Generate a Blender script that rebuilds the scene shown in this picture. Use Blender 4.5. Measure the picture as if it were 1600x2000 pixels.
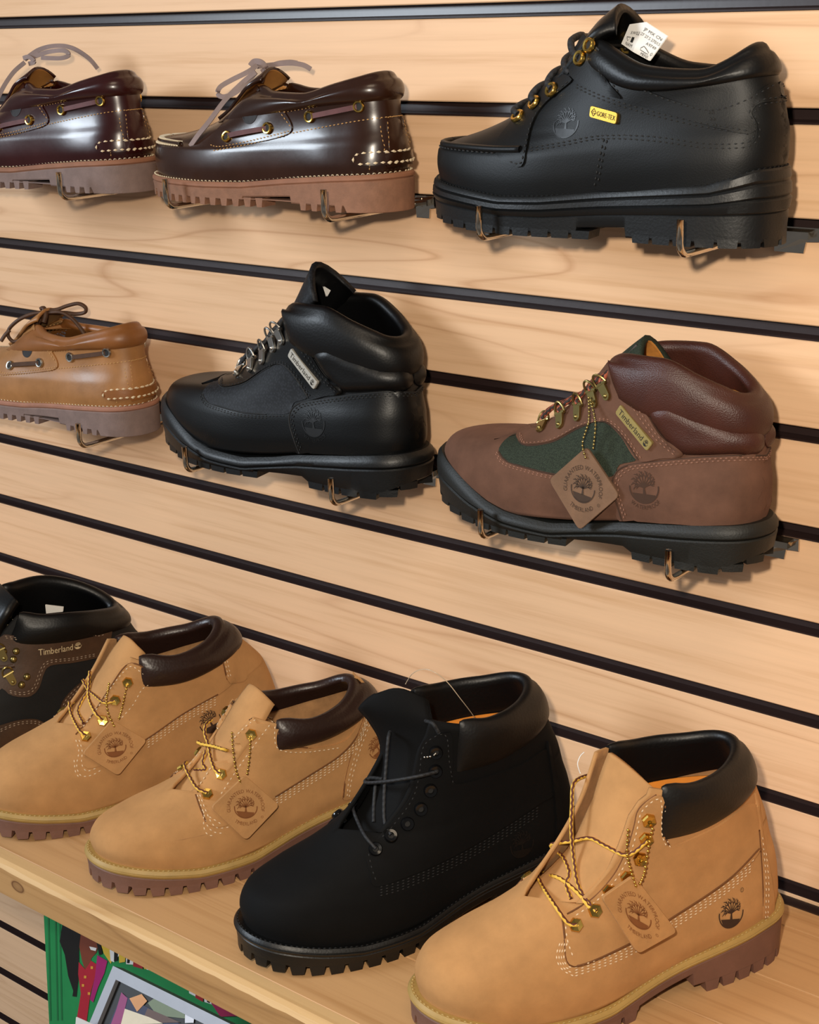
import bpy, bmesh, math, random
from mathutils import Vector, Matrix
from mathutils.bvhtree import BVHTree
from mathutils.geometry import delaunay_2d_cdt

random.seed(7)
for _o in list(bpy.data.objects): bpy.data.objects.remove(_o)
SC = bpy.context.scene
COL = SC.collection
PI = math.pi

# ------------------------------------------------------------------ camera
FPX = 2960.0                                   # focal length in pixels of the 1600 x 2000 frame
YAW, PITCH, ROLL = 0.67905276, 0.3206966, -0.02846148
CAMP = Vector((0.0, -1.0264732, 0.6831912))
def _axes():
    cy, sy, cp, sp, cr, sr = math.cos(YAW), math.sin(YAW), math.cos(PITCH), math.sin(PITCH), math.cos(ROLL), math.sin(ROLL)
    f = Vector((-sy*cp, cy*cp, -sp)); r0 = Vector((cy, sy, 0)); u0 = r0.cross(f)
    return cr*r0 + sr*u0, -sr*r0 + cr*u0, f
CR, CU, CF = _axes()
cam_d = bpy.data.cameras.new('camera'); cam = bpy.data.objects.new('camera', cam_d); COL.objects.link(cam)
cam.matrix_world = Matrix(((CR.x, CU.x, -CF.x, CAMP.x), (CR.y, CU.y, -CF.y, CAMP.y), (CR.z, CU.z, -CF.z, CAMP.z), (0, 0, 0, 1)))
cam_d.sensor_fit = 'HORIZONTAL'; cam_d.sensor_width = 36; cam_d.lens = FPX/1600*36
cam_d.clip_start = .02; cam_d.clip_end = 50
SC.camera = cam
def ray(px, py):                               # direction of sight through a pixel of the photograph
    return (CF + (px-800)/FPX*CR - (py-1000)/FPX*CU).normalized()

# ------------------------------------------------------------------ light
SC.view_settings.view_transform = 'Standard'; SC.view_settings.look = 'None'
SC.view_settings.gamma = 1; SC.view_settings.use_curve_mapping = False
SC.view_settings.exposure = 0.12
W = bpy.data.worlds.new('shop_ambient'); SC.world = W; W.use_nodes = True
W.node_tree.nodes['Background'].inputs[0].default_value = (.92, .90, .90, 1)
W.node_tree.nodes['Background'].inputs[1].default_value = .12
def area(name, loc, target, size, power, col, sy=None):
    d = bpy.data.lights.new(name, 'AREA'); d.energy = power; d.color = col; d.size = size
    if sy: d.shape = 'RECTANGLE'; d.size_y = sy
    o = bpy.data.objects.new(name, d); COL.objects.link(o); o.location = loc
    o.rotation_euler = (Vector(target)-Vector(loc)).to_track_quat('-Z', 'Y').to_euler()
    return o
area('phone_flash', CAMP-.075*CR+.085*CU, (-.8, 0, .3), .035, 10.2, (1, .885, .73))
area('daylight_window', (-2.7, -2.4, 1.5), (-1.0, 0, .35), .95, 66, (.80, .90, 1))
area('ceiling_panel', (.3, -1.3, 2.2), (-.6, 0, .2), .8, 9, (1, .80, .58))

# ------------------------------------------------------------------ materials
def lin(h):
    h = h.lstrip('#'); v = [int(h[i:i+2], 16)/255 for i in (0, 2, 4)]
    return tuple(c/12.92 if c <= .04045 else ((c+.055)/1.055)**2.4 for c in v) + (1,)
MATS = {}
class NT:
    def __init__(s, name):
        s.m = bpy.data.materials.new(name); s.m.use_nodes = True; s.t = s.m.node_tree
        s.b = s.t.nodes['Principled BSDF']
    def n(s, typ, **kw):
        o = s.t.nodes.new(typ)
        for k, v in kw.items():
            if k.startswith('i_'):
                k = k[2:]; o.inputs[int(k) if k.isdigit() else k.replace('_', ' ')].default_value = v
            else: setattr(o, k, v)
        return o
    def l(s, a, b): s.t.links.new(a, b)
    def ramp(s, fac, stops, interp='LINEAR'):
        r = s.n('ShaderNodeValToRGB'); r.color_ramp.interpolation = interp
        e = r.color_ramp.elements
        while len(e) < len(stops): e.new(.5)
        for i, (p, c) in enumerate(stops): e[i].position = p; e[i].color = c
        s.l(fac, r.inputs[0]); return r.outputs[0]
    def mix(s, fac, a, b, typ='MIX'):
        r = s.n('ShaderNodeMix', data_type='RGBA', blend_type=typ)
        for i, v in ((0, fac), (6, a), (7, b)):
            if hasattr(v, 'is_linked'): s.l(v, r.inputs[i])
            else: r.inputs[i].default_value = v
        return r.outputs[2]
    def math(s, op, a, b=None):
        r = s.n('ShaderNodeMath', operation=op)
        for i, v in ((0, a), (1, b)):
            if v is None: continue
            if hasattr(v, 'is_linked'): s.l(v, r.inputs[i])
            else: r.inputs[i].default_value = v
        return r.outputs[0]
    def bump(s, h, strength, dist):
        r = s.n('ShaderNodeBump', i_Strength=strength, i_Distance=dist); s.l(h, r.inputs['Height']); s.l(r.outputs[0], s.b.inputs['Normal'])
def scl(c, k): return (min(c[0]*k, 1), min(c[1]*k, 1), min(c[2]*k, 1), 1)
def mat(name, col, rough=.6, var=.12, vscale=60, bump=.15, bscale=900, bdist=.0006, metal=0, sheen=0, coat=0, spec=.5, cells=False, rvar=0):
    """noise-varied surface: leather, nubuck, rubber, thread, metal"""
    if name in MATS: return MATS[name]
    t = NT(name); c = lin(col); b = t.b
    tc = t.n('ShaderNodeTexCoord')
    b.inputs['Roughness'].default_value = rough; b.inputs['Metallic'].default_value = metal
    b.inputs['Specular IOR Level'].default_value = spec
    if sheen: b.inputs['Sheen Weight'].default_value = sheen; b.inputs['Sheen Roughness'].default_value = .5; b.inputs['Sheen Tint'].default_value = scl(c, 1.6)
    if coat: b.inputs['Coat Weight'].default_value = coat; b.inputs['Coat Roughness'].default_value = .12
    n1 = t.n('ShaderNodeTexNoise', i_Scale=vscale, i_Detail=5, i_Roughness=.6); t.l(tc.outputs['Object'], n1.inputs['Vector'])
    t.l(t.ramp(n1.outputs[0], [(.3, scl(c, 1-var)), (.7, scl(c, 1+var))]), b.inputs['Base Color'])
    if rvar:
        mr = t.n('ShaderNodeMapRange', i_1=.3, i_2=.7, i_3=rough-rvar, i_4=rough+rvar); t.l(n1.outputs[0], mr.inputs[0]); t.l(mr.outputs[0], b.inputs['Roughness'])
    if bump:
        if cells: n2 = t.n('ShaderNodeTexVoronoi', i_Scale=bscale); h = n2.outputs['Distance']
        else: n2 = t.n('ShaderNodeTexNoise', i_Scale=bscale, i_Detail=3); h = n2.outputs[0]
        t.l(tc.outputs['Object'], n2.inputs['Vector']); t.bump(h, bump, bdist)
    MATS[name] = t.m; return t.m
def nubuck(name, col, var=.16): return mat(name, col, rough=.88, var=var, vscale=38, bump=.25, bscale=1600, bdist=.0004, sheen=.25, spec=.25)
def leather(name, col, rough=.38, **k): return mat(name, col, rough=rough, var=k.pop('var', .12), vscale=30, bump=k.pop('bump', .18), bscale=k.pop('bscale', 700), bdist=.0006, cells=True, **k)
def fabric(name, col, scale=1100, rough=.85):
    if name in MATS: return MATS[name]
    t = NT(name); c = lin(col); tc = t.n('ShaderNodeTexCoord'); b = t.b
    b.inputs['Roughness'].default_value = rough; b.inputs['Specular IOR Level'].default_value = .3
    mp = t.n('ShaderNodeMapping'); mp.inputs['Rotation'].default_value = (.2, .9, .1); t.l(tc.outputs['Object'], mp.inputs[0])
    v = t.n('ShaderNodeTexVoronoi', i_Scale=scale, i_Randomness=.7); t.l(mp.outputs[0], v.inputs['Vector'])
    t.l(t.ramp(v.outputs['Distance'], [(.1, scl(c, 1.45)), (.6, scl(c, .5))]), b.inputs['Base Color'])
    t.bump(v.outputs['Distance'], -.6, .0008)
    MATS[name] = t.m; return t.m
def lacemat(name, c1, c2, duty=.5):
    """round lace woven of two yarns: UV x runs along, y around"""
    if name in MATS: return MATS[name]
    t = NT(name); uv = t.n('ShaderNodeUVMap'); sep = t.n('ShaderNodeSeparateXYZ'); t.l(uv.outputs[0], sep.inputs[0])
    b = t.b; b.inputs['Roughness'].default_value = .7
    zig = t.math('PINGPONG', t.math('MULTIPLY', sep.outputs[0], 420), 1)
    a = t.math('ADD', sep.outputs[1], t.math('MULTIPLY', zig, .10))
    f = t.math('LESS_THAN', t.math('PINGPONG', a, .25), duty*.25)
    t.l(t.mix(f, lin(c1), lin(c2)), b.inputs['Base Color'])
    t.bump(zig, .5, .0006)
    MATS[name] = t.m; return t.m

# ------------------------------------------------------------------ object helpers
def link(name, me, m=None, parent=None):
    o = bpy.data.objects.new(name, me); COL.objects.link(o)
    if m is not None:
        for x in (m if isinstance(m, (list, tuple)) else [m]): me.materials.append(x)
    if parent: o.parent = parent
    return o
def tag(o, label=None, cat=None, group=None, kind=None):
    for k, v in (('label', label), ('category', cat), ('group', group), ('kind', kind)):
        if v: o[k] = v
    return o
def empty(name, loc, rz=0):
    o = bpy.data.objects.new(name, None); COL.objects.link(o); o.location = loc; o.rotation_euler = (0, 0, rz); o.empty_display_size = .03
    return o
class MB:
    """collects geometry of one part"""
    def __init__(s): s.v = []; s.f = []; s.uv = {}
    def add(s, vs, fs, uvs=None):
        b = len(s.v); s.v += [tuple(x) for x in vs]
        for i, q in enumerate(fs):
            if uvs: s.uv[len(s.f)] = uvs[i]
            s.f.append([b+k for k in q])
    def build(s, name, m, parent=None, smooth=True, merge=0, angle=None):
        me = bpy.data.meshes.new(name); me.from_pydata(s.v, [], s.f)
        if s.uv:
            l = me.uv_layers.new(name='UVMap')
            for p in me.polygons:
                u = s.uv.get(p.index)
                if u:
                    for k, li in enumerate(p.loop_indices): l.data[li].uv = u[k]
        if merge:
            bm = bmesh.new(); bm.from_mesh(me); bmesh.ops.remove_doubles(bm, verts=bm.verts, dist=merge); bmesh.ops.recalc_face_normals(bm, faces=bm.faces); bm.to_mesh(me); bm.free()
        if smooth: me.shade_smooth()
        if smooth and angle: me.set_sharp_from_angle(angle=math.radians(angle))
        me.validate()
        o = link(name, me, m, parent)
        if 'stitching' in name or name in ('bead_chain', 'label_print', 'size_print', 'plate_lettering', 'stamped_print'): o['kind'] = 'stuff'
        return o
    def box(s, a, b):
        (x0, y0, z0), (x1, y1, z1) = a, b
        s.add([(x0,y0,z0),(x1,y0,z0),(x1,y1,z0),(x0,y1,z0),(x0,y0,z1),(x1,y0,z1),(x1,y1,z1),(x0,y1,z1)],
              [(0,3,2,1),(4,5,6,7),(0,1,5,4),(1,2,6,5),(2,3,7,6),(3,0,4,7)])
    def tube(s, pts, r, seg=8, closed=False, flat=1.0, nrm=None, caps=True):
        n = len(pts); pts = [Vector(p) for p in pts]
        if n < 2: return
        rings = []; prev = None; dist = 0
        for i, p in enumerate(pts):
            a = pts[i-1] if (i or closed) else p; b = pts[(i+1) % n] if (i < n-1 or closed) else p
            t = (b-a); t = t.normalized() if t.length > 1e-9 else Vector((1, 0, 0))
            if nrm: u = Vector(nrm[i])
            else: u = prev if prev else (Vector((0, 0, 1)) if abs(t.z) < .9 else Vector((1, 0, 0)))
            u = u - t*u.dot(t)
            u = u.normalized() if u.length > 1e-6 else t.orthogonal().normalized()
            prev = u; w = t.cross(u); rr = r[i] if isinstance(r, (list, tuple)) else r
            rings.append(([p + (u*math.cos(k*2*PI/seg)*flat + w*math.sin(k*2*PI/seg))*rr for k in range(seg)], dist))
            if i < n-1: dist += (pts[i+1]-p).length
        V = [q for g, _ in rings for q in g]; F = []; U = []
        for i in range(n if closed else n-1):
            j = (i+1) % n; d0 = rings[i][1]; d1 = rings[j][1] if j else dist
            for k in range(seg):
                k2 = (k+1) % seg
                F.append((i*seg+k, j*seg+k, j*seg+k2, i*seg+k2)[::-1])
                U.append(((d0, (k+1)/seg), (d1, (k+1)/seg), (d1, k/seg), (d0, k/seg)))
        if not closed and caps:
            F.append(tuple(range(seg))); U.append(((0, 0),)*seg); F.append(tuple(range((n-1)*seg, n*seg))[::-1]); U.append(((0, 0),)*seg)
        s.add(V, F, U)
    def disc_ring(s, c, n, ro, ri, h, seg=14, rot=0, dome=.4):
        """eyelet: a flanged ring of outer radius ro with a hole ri standing h proud of the surface"""
        c = Vector(c); n = Vector(n).normalized(); u = n.orthogonal().normalized(); w = n.cross(u)
        prof = [(ro, -h*.5), (ro, h*.35), (ro*.86, h), (ri*1.12, h*.9), (ri, h*.4), (ri*.9, -h*1.2)]
        V = [c + (u*math.cos(rot+k*2*PI/seg) + w*math.sin(rot+k*2*PI/seg))*a + n*b for a, b in prof for k in range(seg)]
        F = [(i*seg+k, i*seg+(k+1) % seg, (i+1)*seg+(k+1) % seg, (i+1)*seg+k) for i in range(len(prof)-1) for k in range(seg)]
        s.add(V, F)
    def ball(s, c, r, seg=6, rings=4):
        c = Vector(c); V = [c+Vector((0, 0, r))]; F = []
        for i in range(1, rings):
            a = PI*i/rings
            V += [c+Vector((math.sin(a)*math.cos(k*2*PI/seg), math.sin(a)*math.sin(k*2*PI/seg), math.cos(a)))*r for k in range(seg)]
        V.append(c-Vector((0, 0, r))); L = len(V)-1
        for k in range(seg):
            F.append((0, 1+k, 1+(k+1) % seg)); b = 1+(rings-2)*seg; F.append((L, b+(k+1) % seg, b+k))
            for i in range(rings-2):
                q = 1+i*seg; F.append((q+k, q+seg+k, q+seg+(k+1) % seg, q+(k+1) % seg))
        s.add(V, F)
    def ribbon(s, pts, sides, w, th):
        """flat strap along pts, width w along sides, thickness th"""
        n = len(pts); V = []; F = []
        for i in range(n):
            p = Vector(pts[i]); a = Vector(pts[max(i-1, 0)]); b = Vector(pts[min(i+1, n-1)])
            t = (b-a).normalized(); sd = Vector(sides[i]); sd = (sd - t*sd.dot(t)).normalized(); nn = t.cross(sd)
            for q, h in ((-w/2, -th/2), (w/2, -th/2), (w/2, th/2), (-w/2, th/2)): V.append(p+sd*q+nn*h)
        for i in range(n-1):
            for k in range(4): F.append((4*i+k, 4*i+(k+1) % 4, 4*i+4+(k+1) % 4, 4*i+4+k))
        F += [(3, 2, 1, 0), (4*n-4, 4*n-3, 4*n-2, 4*n-1)]
        s.add(V, F)
def cat(pts, step=None, n=8, closed=False):
    """Catmull-Rom through points of any dimension"""
    P = [Vector(p) for p in pts]; m = len(P)
    if m < 3 and not closed:
        return [P[0].lerp(P[1], i/n) for i in range(n+1)]
    out = []
    for i in range(m if closed else m-1):
        g = lambda k: P[k % m] if closed else P[min(max(k, 0), m-1)]
        a, b, c, d = g(i-1), g(i), g(i+1), g(i+2)
        k = max(2, int((c-b).length/step+.5)) if step else n
        for j in range(k):
            t = j/k; t2 = t*t; t3 = t2*t
            out.append(.5*((2*b) + (c-a)*t + (2*a-5*b+4*c-d)*t2 + (3*b-a-3*c+d)*t3))
    if not closed: out.append(P[-1].copy())
    return out
def interp(xs, ys, x):
    """smooth (monotone cubic) table"""
    n = len(xs)
    if x <= xs[0]: return ys[0]
    if x >= xs[-1]: return ys[-1]
    i = 0
    while x > xs[i+1]: i += 1
    def sl(j): return (ys[j+1]-ys[j])/(xs[j+1]-xs[j])
    def tg(j):
        if j == 0: return sl(0)
        if j == n-1: return sl(n-2)
        a, b = sl(j-1), sl(j)
        return 0 if a*b <= 0 else 2*a*b/(a+b)
    h = xs[i+1]-xs[i]; t = (x-xs[i])/h; m0, m1 = tg(i)*h, tg(i+1)*h
    return (2*t**3-3*t*t+1)*ys[i] + (t**3-2*t*t+t)*m0 + (-2*t**3+3*t*t)*ys[i+1] + (t**3-t*t)*m1
def plin(tab, x):
    if x <= tab[0][0]: return tab[0][1]
    for (a, b), (c, d) in zip(tab, tab[1:]):
        if x <= c: return b+(d-b)*(x-a)/(c-a) if c > a else d
    return tab[-1][1]

# ------------------------------------------------------------------ lettering and the tree emblem (2-D, unit size)
_TX = {}
def glyphs(txt, font_shear=0):
    """flat letters: list of (verts2d, faces, x0, x1) one per character, cap height about .7"""
    key = (txt, font_shear)
    if key in _TX: return _TX[key]
    out = []
    x = 0
    for ch in txt:
        if ch == ' ': x += .3; continue
        cu = bpy.data.curves.new('lettering', 'FONT'); cu.body = ch; cu.size = 1; cu.resolution_u = 3; cu.shear = font_shear
        o = bpy.data.objects.new('lettering', cu); me = bpy.data.meshes.new_from_object(o)
        vs = [(v.co.x, v.co.y) for v in me.vertices]; fs = [tuple(p.vertices) for p in me.polygons]
        bpy.data.objects.remove(o); bpy.data.curves.remove(cu); bpy.data.meshes.remove(me)
        if not vs: continue
        a = min(v[0] for v in vs); b = max(v[0] for v in vs)
        out.append(([(v[0]-a, v[1]) for v in vs], fs, x, b-a)); x += b-a+.10
    _TX[key] = (out, x-.10); return _TX[key]
class Flat:
    """2-D artwork"""
    def __init__(s): s.v = []; s.f = []
    def add(s, v, f):
        b = len(s.v); s.v += [tuple(p) for p in v]; s.f += [tuple(b+i for i in q) for q in f]
    def stroke(s, pts, w):
        pts = [Vector(p) for p in pts]
        ws = w if isinstance(w, (list, tuple)) else [w]*len(pts)
        V = []
        for i, p in enumerate(pts):
            t = (pts[min(i+1, len(pts)-1)]-pts[max(i-1, 0)]); t = t.normalized(); q = Vector((-t.y, t.x))*ws[i]/2
            V += [p+q, p-q]
        s.add(V, [(2*i, 2*i+1, 2*i+3, 2*i+2) for i in range(len(pts)-1)])
    def poly(s, pts):
        r = delaunay_2d_cdt([Vector(p) for p in pts], [], [list(range(len(pts)))], 1, 1e-6)
        s.add(r[0], r[2])
    def text(s, txt, x, y, h, w=None, center=False):
        g, tot = glyphs(txt); k = h/.7; kx = k if not w else w/tot
        if center: x -= tot*kx/2
        for vs, fs, x0, _ in g: s.add([(x+(x0+a)*kx, y+b*k) for a, b in vs], fs)
    def arc(s, txt, R, h, a0, a1, inside=False):
        """letters on an arc between the angles a0 and a1 (degrees, 90 = top)"""
        g, tot = glyphs(txt); k = h/.7
        for vs, fs, x0, wd in g:
            m = (x0+wd/2)/tot; a = math.radians(a0+(a1-a0)*m); kx = abs(math.radians(a1-a0))*R/tot
            rx, ry = math.cos(a), math.sin(a)
            tx, ty = (-ry, rx) if inside else (ry, -rx); ux, uy = (-rx, -ry) if inside else (rx, ry)
            s.add([(rx*R+tx*(p-wd/2)*kx+ux*(q-.35)*k, ry*R+ty*(p-wd/2)*kx+uy*(q-.35)*k) for p, q in vs], fs)
    def merge(s, o, dx=0, dy=0, k=1, rot=0):
        c, n = math.cos(rot), math.sin(rot); s.add([(dx+k*(c*a-n*b), dy+k*(n*a+c*b)) for a, b in o.v], o.f)
def tree_art():
    f = Flat(); rnd = random.Random(3)
    f.stroke([(math.cos(a)*.95, math.sin(a)*.95) for a in [math.radians(d) for d in range(172, 372, 8)]], .09)      # rim
    hill = lambda x: -.28-.22*(x+.9)/1.8
    pts = [(x/10*.9, hill(x/10*.9)) for x in range(-9, 10)]
    def low(x): return -math.sqrt(max(.0, .93**2-x*x))
    f.poly([p for p in pts if p[1] > low(p[0])] + [(math.cos(math.radians(d))*.93, math.sin(math.radians(d))*.93) for d in range(312, 226, -7)])
    f.stroke([(0, -.42), (.0, -.1), (.01, .12)], [.2, .12, .11])                                                       # trunk
    for a, L in ((12, .72), (33, .86), (55, .92), (76, .95), (97, .96), (118, .94), (140, .9), (160, .78), (178, .6)):
        r = math.radians(a); p0 = Vector((0, .02+abs(math.cos(r))*-.02)); p1 = Vector((math.cos(r)*L*.5, .08+math.sin(r)*L*.48)); p2 = Vector((math.cos(r)*L*1.02, .05+math.sin(r)*L*.95))
        f.stroke([p0, p1, p2], [.075, .07, .045])
        for q, da in ((.55, 34), (.6, -36), (.8, 32)):
            s = p0.lerp(p1, q*2) if q < .5 else p1.lerp(p2, (q-.5)*2); rr = r+math.radians(da)
            l = .22+.1*rnd.random(); f.stroke([s, s+Vector((math.cos(rr), math.sin(rr)))*l*.6, s+Vector((math.cos(rr+.2), math.sin(rr+.2)))*l], [.05, .062, .03])
    return f
TREE = tree_art()
TREELINES = Flat()
for _i, _y in enumerate((-.50, -.64, -.78)):
    _h = math.sqrt(.9**2-_y*_y); TREELINES.stroke([(-_h*.8, _y+.07), (0, _y), (_h*.8, _y-.04)], .035)
# ------------------------------------------------------------------ shoe builder
ZU = (0, .25, .5, .75, 1)
KU = (0, .15, .35, .6, .85, 1)
class Shoe:
    """A shoe in its own frame: x from toe (0) to heel (L), y across (camera-side negative), z up from the ground.
    rings: (t, xf, xb, halfwidth, (z at u = 0 .25 .5 .75 1), (plan fullness at u = 0 .15 .35 .6 .85 1)), millimetres."""
    def __init__(s, name, label, group, O, psi, rings, L, bend=.010, cat='shoe', k=1.0):
        s.O = Vector(O); s.psi = psi; s.L = L; s.bend = bend
        s.root = tag(empty(name, O, psi), label, cat, group); s.k = k; s.root.scale = (k, k, k)
        s.M = Matrix.Translation(s.O) @ Matrix.Rotation(psi, 4, 'Z') @ Matrix.Scale(k, 4); s.Mi = s.M.inverted(); s.Vi = s.Mi
        s.ts = [r[0] for r in rings]
        s.tab = [list(zip(*[[r[1]/1000, r[2]/1000, r[3]/1000] + [z/1000 for z in r[4]] + list(r[5]) for r in rings]))][0]
        s.cache = {}
    def c(s, x): return s.bend*max(0, 1-x/(.45*s.L))**1.5 if x > -.05 else s.bend
    def par(s, t):
        k = round(t, 5)
        if k not in s.cache: s.cache[k] = [interp(s.ts, col, t) for col in s.tab]
        return s.cache[k]
    def surf(s, th, t):
        p = s.par(t); u = (1-math.cos(th))/2
        x = p[0]+(p[1]-p[0])*u
        return Vector((x, s.c(x) - p[2]*math.sin(th)*interp(KU, p[8:14], u), interp(ZU, p[3:8], u)))
    def nrm(s, th, t):
        e = 1e-3; a = s.surf(th+e, t)-s.surf(th-e, t); t0, t1 = max(t-.01, 0), min(t+.01, 1); b = s.surf(th, t1)-s.surf(th, t0)
        n = a.cross(b); n.normalize()
        return n if n.dot(s.surf(th, t)-Vector((s.L*.6, s.c(s.L*.6), .06))) > 0 else -n
    def hnrm(s, th, t):
        n = s.nrm(th, t); n.z = 0
        return n.normalized() if n.length > 1e-5 else Vector((0, -1, 0))
    def thgap(s, t, g):
        p = s.par(t); q = g/(p[2]*p[8]); return math.asin(min(max(q, 0), .95))
    def make_upper(s, outer, inner, gap=None, N=104, T=44, thick=.003, name='upper', tmax=1.0, gapn=1.0, near=None):
        """gap(t) half-width of the throat opening; the surface is the base every seam and fitting is laid on"""
        V = []; F = []; gnt = None
        if near:                                  # the near flap's edge as seen in the photograph, read off the closed surface
            V0 = [s.surf(2*PI*j/N, tmax*i/T) for i in range(T+1) for j in range(N+1)]
            F0 = [(i*(N+1)+j, i*(N+1)+j+1, (i+1)*(N+1)+j+1, (i+1)*(N+1)+j) for i in range(T) for j in range(N)]
            s.bvh = BVHTree.FromPolygons([tuple(v) for v in V0], F0); o_ = s.Vi @ CAMP; tb = []
            for q in cat([(a, b) for a, b in near], n=4):
                h = s.bvh.ray_cast(o_, (s.Vi.to_3x3() @ ray(q.x, q.y)).normalized())
                if h[0] is not None: tb.append(((h[2]//N+.5)/T*tmax, abs(h[0].y-s.c(h[0].x))))
            tb.sort(); t0 = tb[0][0]; s.neartab = tb
            gnt = lambda t: 0 if gap(t) == 0 else max(plin(tb, t), gap(t)*.6)
        for i in range(T+1):
            t = tmax*i/T; g = s.thgap(t, gap(t)) if gap else 0
            for j in range(N+1):
                gn = (s.thgap(t, gnt(t)) if gnt else s.thgap(t, gap(t)*gapn)) if gap else 0; th = gn+(2*PI-g-gn)*j/N; V.append(s.surf(th, t))
        W1 = N+1
        for i in range(T):
            for j in range(N): F.append((i*W1+j, i*W1+j+1, (i+1)*W1+j+1, (i+1)*W1+j))
        s.PV = [tuple(v) for v in V]; s.PF = list(F); s.bvh = BVHTree.FromPolygons(s.PV, s.PF)
        b = MB(); b.add(V, F); o = b.build(name, [outer, inner], s.root, merge=1e-5)
        me = o.data
        # normals outward
        c0 = me.polygons[len(me.polygons)//3]
        if c0.normal.dot(s.out(c0.center)) < 0: me.flip_normals()
        md = o.modifiers.new('thickness', 'SOLIDIFY'); md.thickness = thick; md.offset = -1; md.material_offset = 1; md.material_offset_rim = 0
        s.upper = o; return o
    def out(s, p): return Vector((0, p.y-s.c(p.x), 0)).normalized() if abs(p.y-s.c(p.x)) > 1e-4 else Vector((-1, 0, 0))
    # --- placing things on the surface
    def hit(s, px, py):
        o = s.Vi @ CAMP; d = (s.Vi.to_3x3() @ ray(px, py)).normalized()
        h = s.bvh.ray_cast(o, d)
        if h[0] is None:
            t = (Vector((s.L*.55, -.02, .08))-o).dot(d)
            best = None
            for k in range(-12, 13):
                q = o+d*(t+k*.012); r = s.bvh.find_nearest(q)
                dd = (r[0]-q).length
                if best is None or dd < best[0]: best = (dd, r)
            h = best[1]
        p, n = h[0], h[1]
        if n.dot(d) > 0: n = -n
        return p, n
    def pxw(s, px, py, y):
        """point on the lengthwise plane y (own frame) seen at a pixel"""
        o = s.Vi @ CAMP; d = s.Vi.to_3x3() @ ray(px, py); return o+d*((y-o.y)/d.y)
    def front(s, px, py, y, lift):
        """like pxw, but never inside the upper or the tongue: at least lift in front of what is seen there"""
        o = s.Vi @ CAMP; d = (s.Vi.to_3x3() @ ray(px, py)).normalized(); k = (y-o.y)/d.y; h = s.full.ray_cast(o, d)
        if h[0] is not None:
            n = h[1] if h[1].dot(d) < 0 else -h[1]
            kk = h[3]
            if k > kk-lift: return h[0]+n*lift
        return o+d*k
    def path(s, pts, step=7, off=0, closed=False):
        P = []; Nn = []
        for q in cat([(a, b) for a, b in pts], step=step, closed=closed):
            p, n = s.hit(q.x, q.y); P.append(p+n*off); Nn.append(n)
        return P, Nn
    def mir(s, P): return [Vector((p.x, 2*s.c(p.x)-p.y, p.z)) for p in P]
    def mirn(s, N): return [Vector((n.x, -n.y, n.z)) for n in N]
    def stitch(s, mb, lines, ln=.0030, gap=.0016, r=.00055, off=.0003, both=True, step=7):
        for pts in lines:
            P, N = s.path(pts, step, off)
            for PP, NN in ((P, N),)+(((s.mir(P), s.mirn(N)),) if both else ()):
                dashes(mb, PP, NN, ln, gap, r)
    def edge(s, mb, lines, r=.0009, off=0, both=True):
        for pts in lines:
            P, N = s.path(pts, 7, off)
            mb.tube(P, r, 6, nrm=N)
            if both: mb.tube(s.mir(P), r, 6, nrm=s.mirn(N))
    def panel(s, name, poly, m, th=.0014, grid=11, both=True, puff=0, step=9, stack=True):
        """a leather or cloth piece cut to an outline and lying th proud on the upper"""
        B = cat([(a, b) for a, b in poly], step=step, closed=True) if step else [Vector(p) for p in poly]
        n = len(B); xs = [b.x for b in B]; ys = [b.y for b in B]
        def inside(x, y):
            c = False
            for i in range(n):
                a, b = B[i], B[i-1]
                if (a.y > y) != (b.y > y) and x < (b.x-a.x)*(y-a.y)/(b.y-a.y)+a.x: c = not c
            return c
        def dist(x, y): return min(math.hypot(b.x-x, b.y-y) for b in B)
        pts = list(B); y = min(ys)+grid/2; row = 0
        while y < max(ys):
            x = min(xs)+grid/2*(row % 2)
            while x < max(xs):
                if inside(x, y) and dist(x, y) > grid*.55: pts.append(Vector((x, y)))
                x += grid
            y += grid*.87; row += 1
        r = delaunay_2d_cdt(pts, [], [list(range(n))], 1, 1e-5)
        V2, F = r[0], r[2]
        P = []; Q = []
        for v in V2:
            p, nn = s.hit(v.x, v.y); d = min(1, dist(v.x, v.y)/(grid*2.5)) if puff else 0
            P.append(p+nn*(th+puff*math.sin(d*PI/2))); Q.append(p-nn*.0008)
        # rim
        from collections import Counter
        ec = Counter()
        for f in F:
            for i in range(len(f)): ec[frozenset((f[i], f[i-1]))] += 1
        k = len(P); FF = [tuple(f) for f in F]
        for f in F:
            for i in range(len(f)):
                a, b = f[i-1], f[i]
                if ec[frozenset((a, b))] == 1: FF.append((b, a, a+k, b+k))
        if stack: base_n = len(s.PV); s.PV += [tuple(p) for p in P]; s.PF += [tuple(base_n+i for i in f) for f in F]; s.bvh = BVHTree.FromPolygons(s.PV, s.PF)
        mb = MB(); mb.add(P+Q, FF)
        used = set(i for f in FF for i in f)
        o = mb.build(name, m, s.root, merge=1e-7, angle=50); strip_loose(o.data)
        if both:
            mb2 = MB(); mb2.add(s.mir(P)+s.mir(Q), [tuple(reversed(f)) for f in FF]); o2 = mb2.build(name, m, s.root, merge=1e-7, angle=50); strip_loose(o2.data)
        return o
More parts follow.
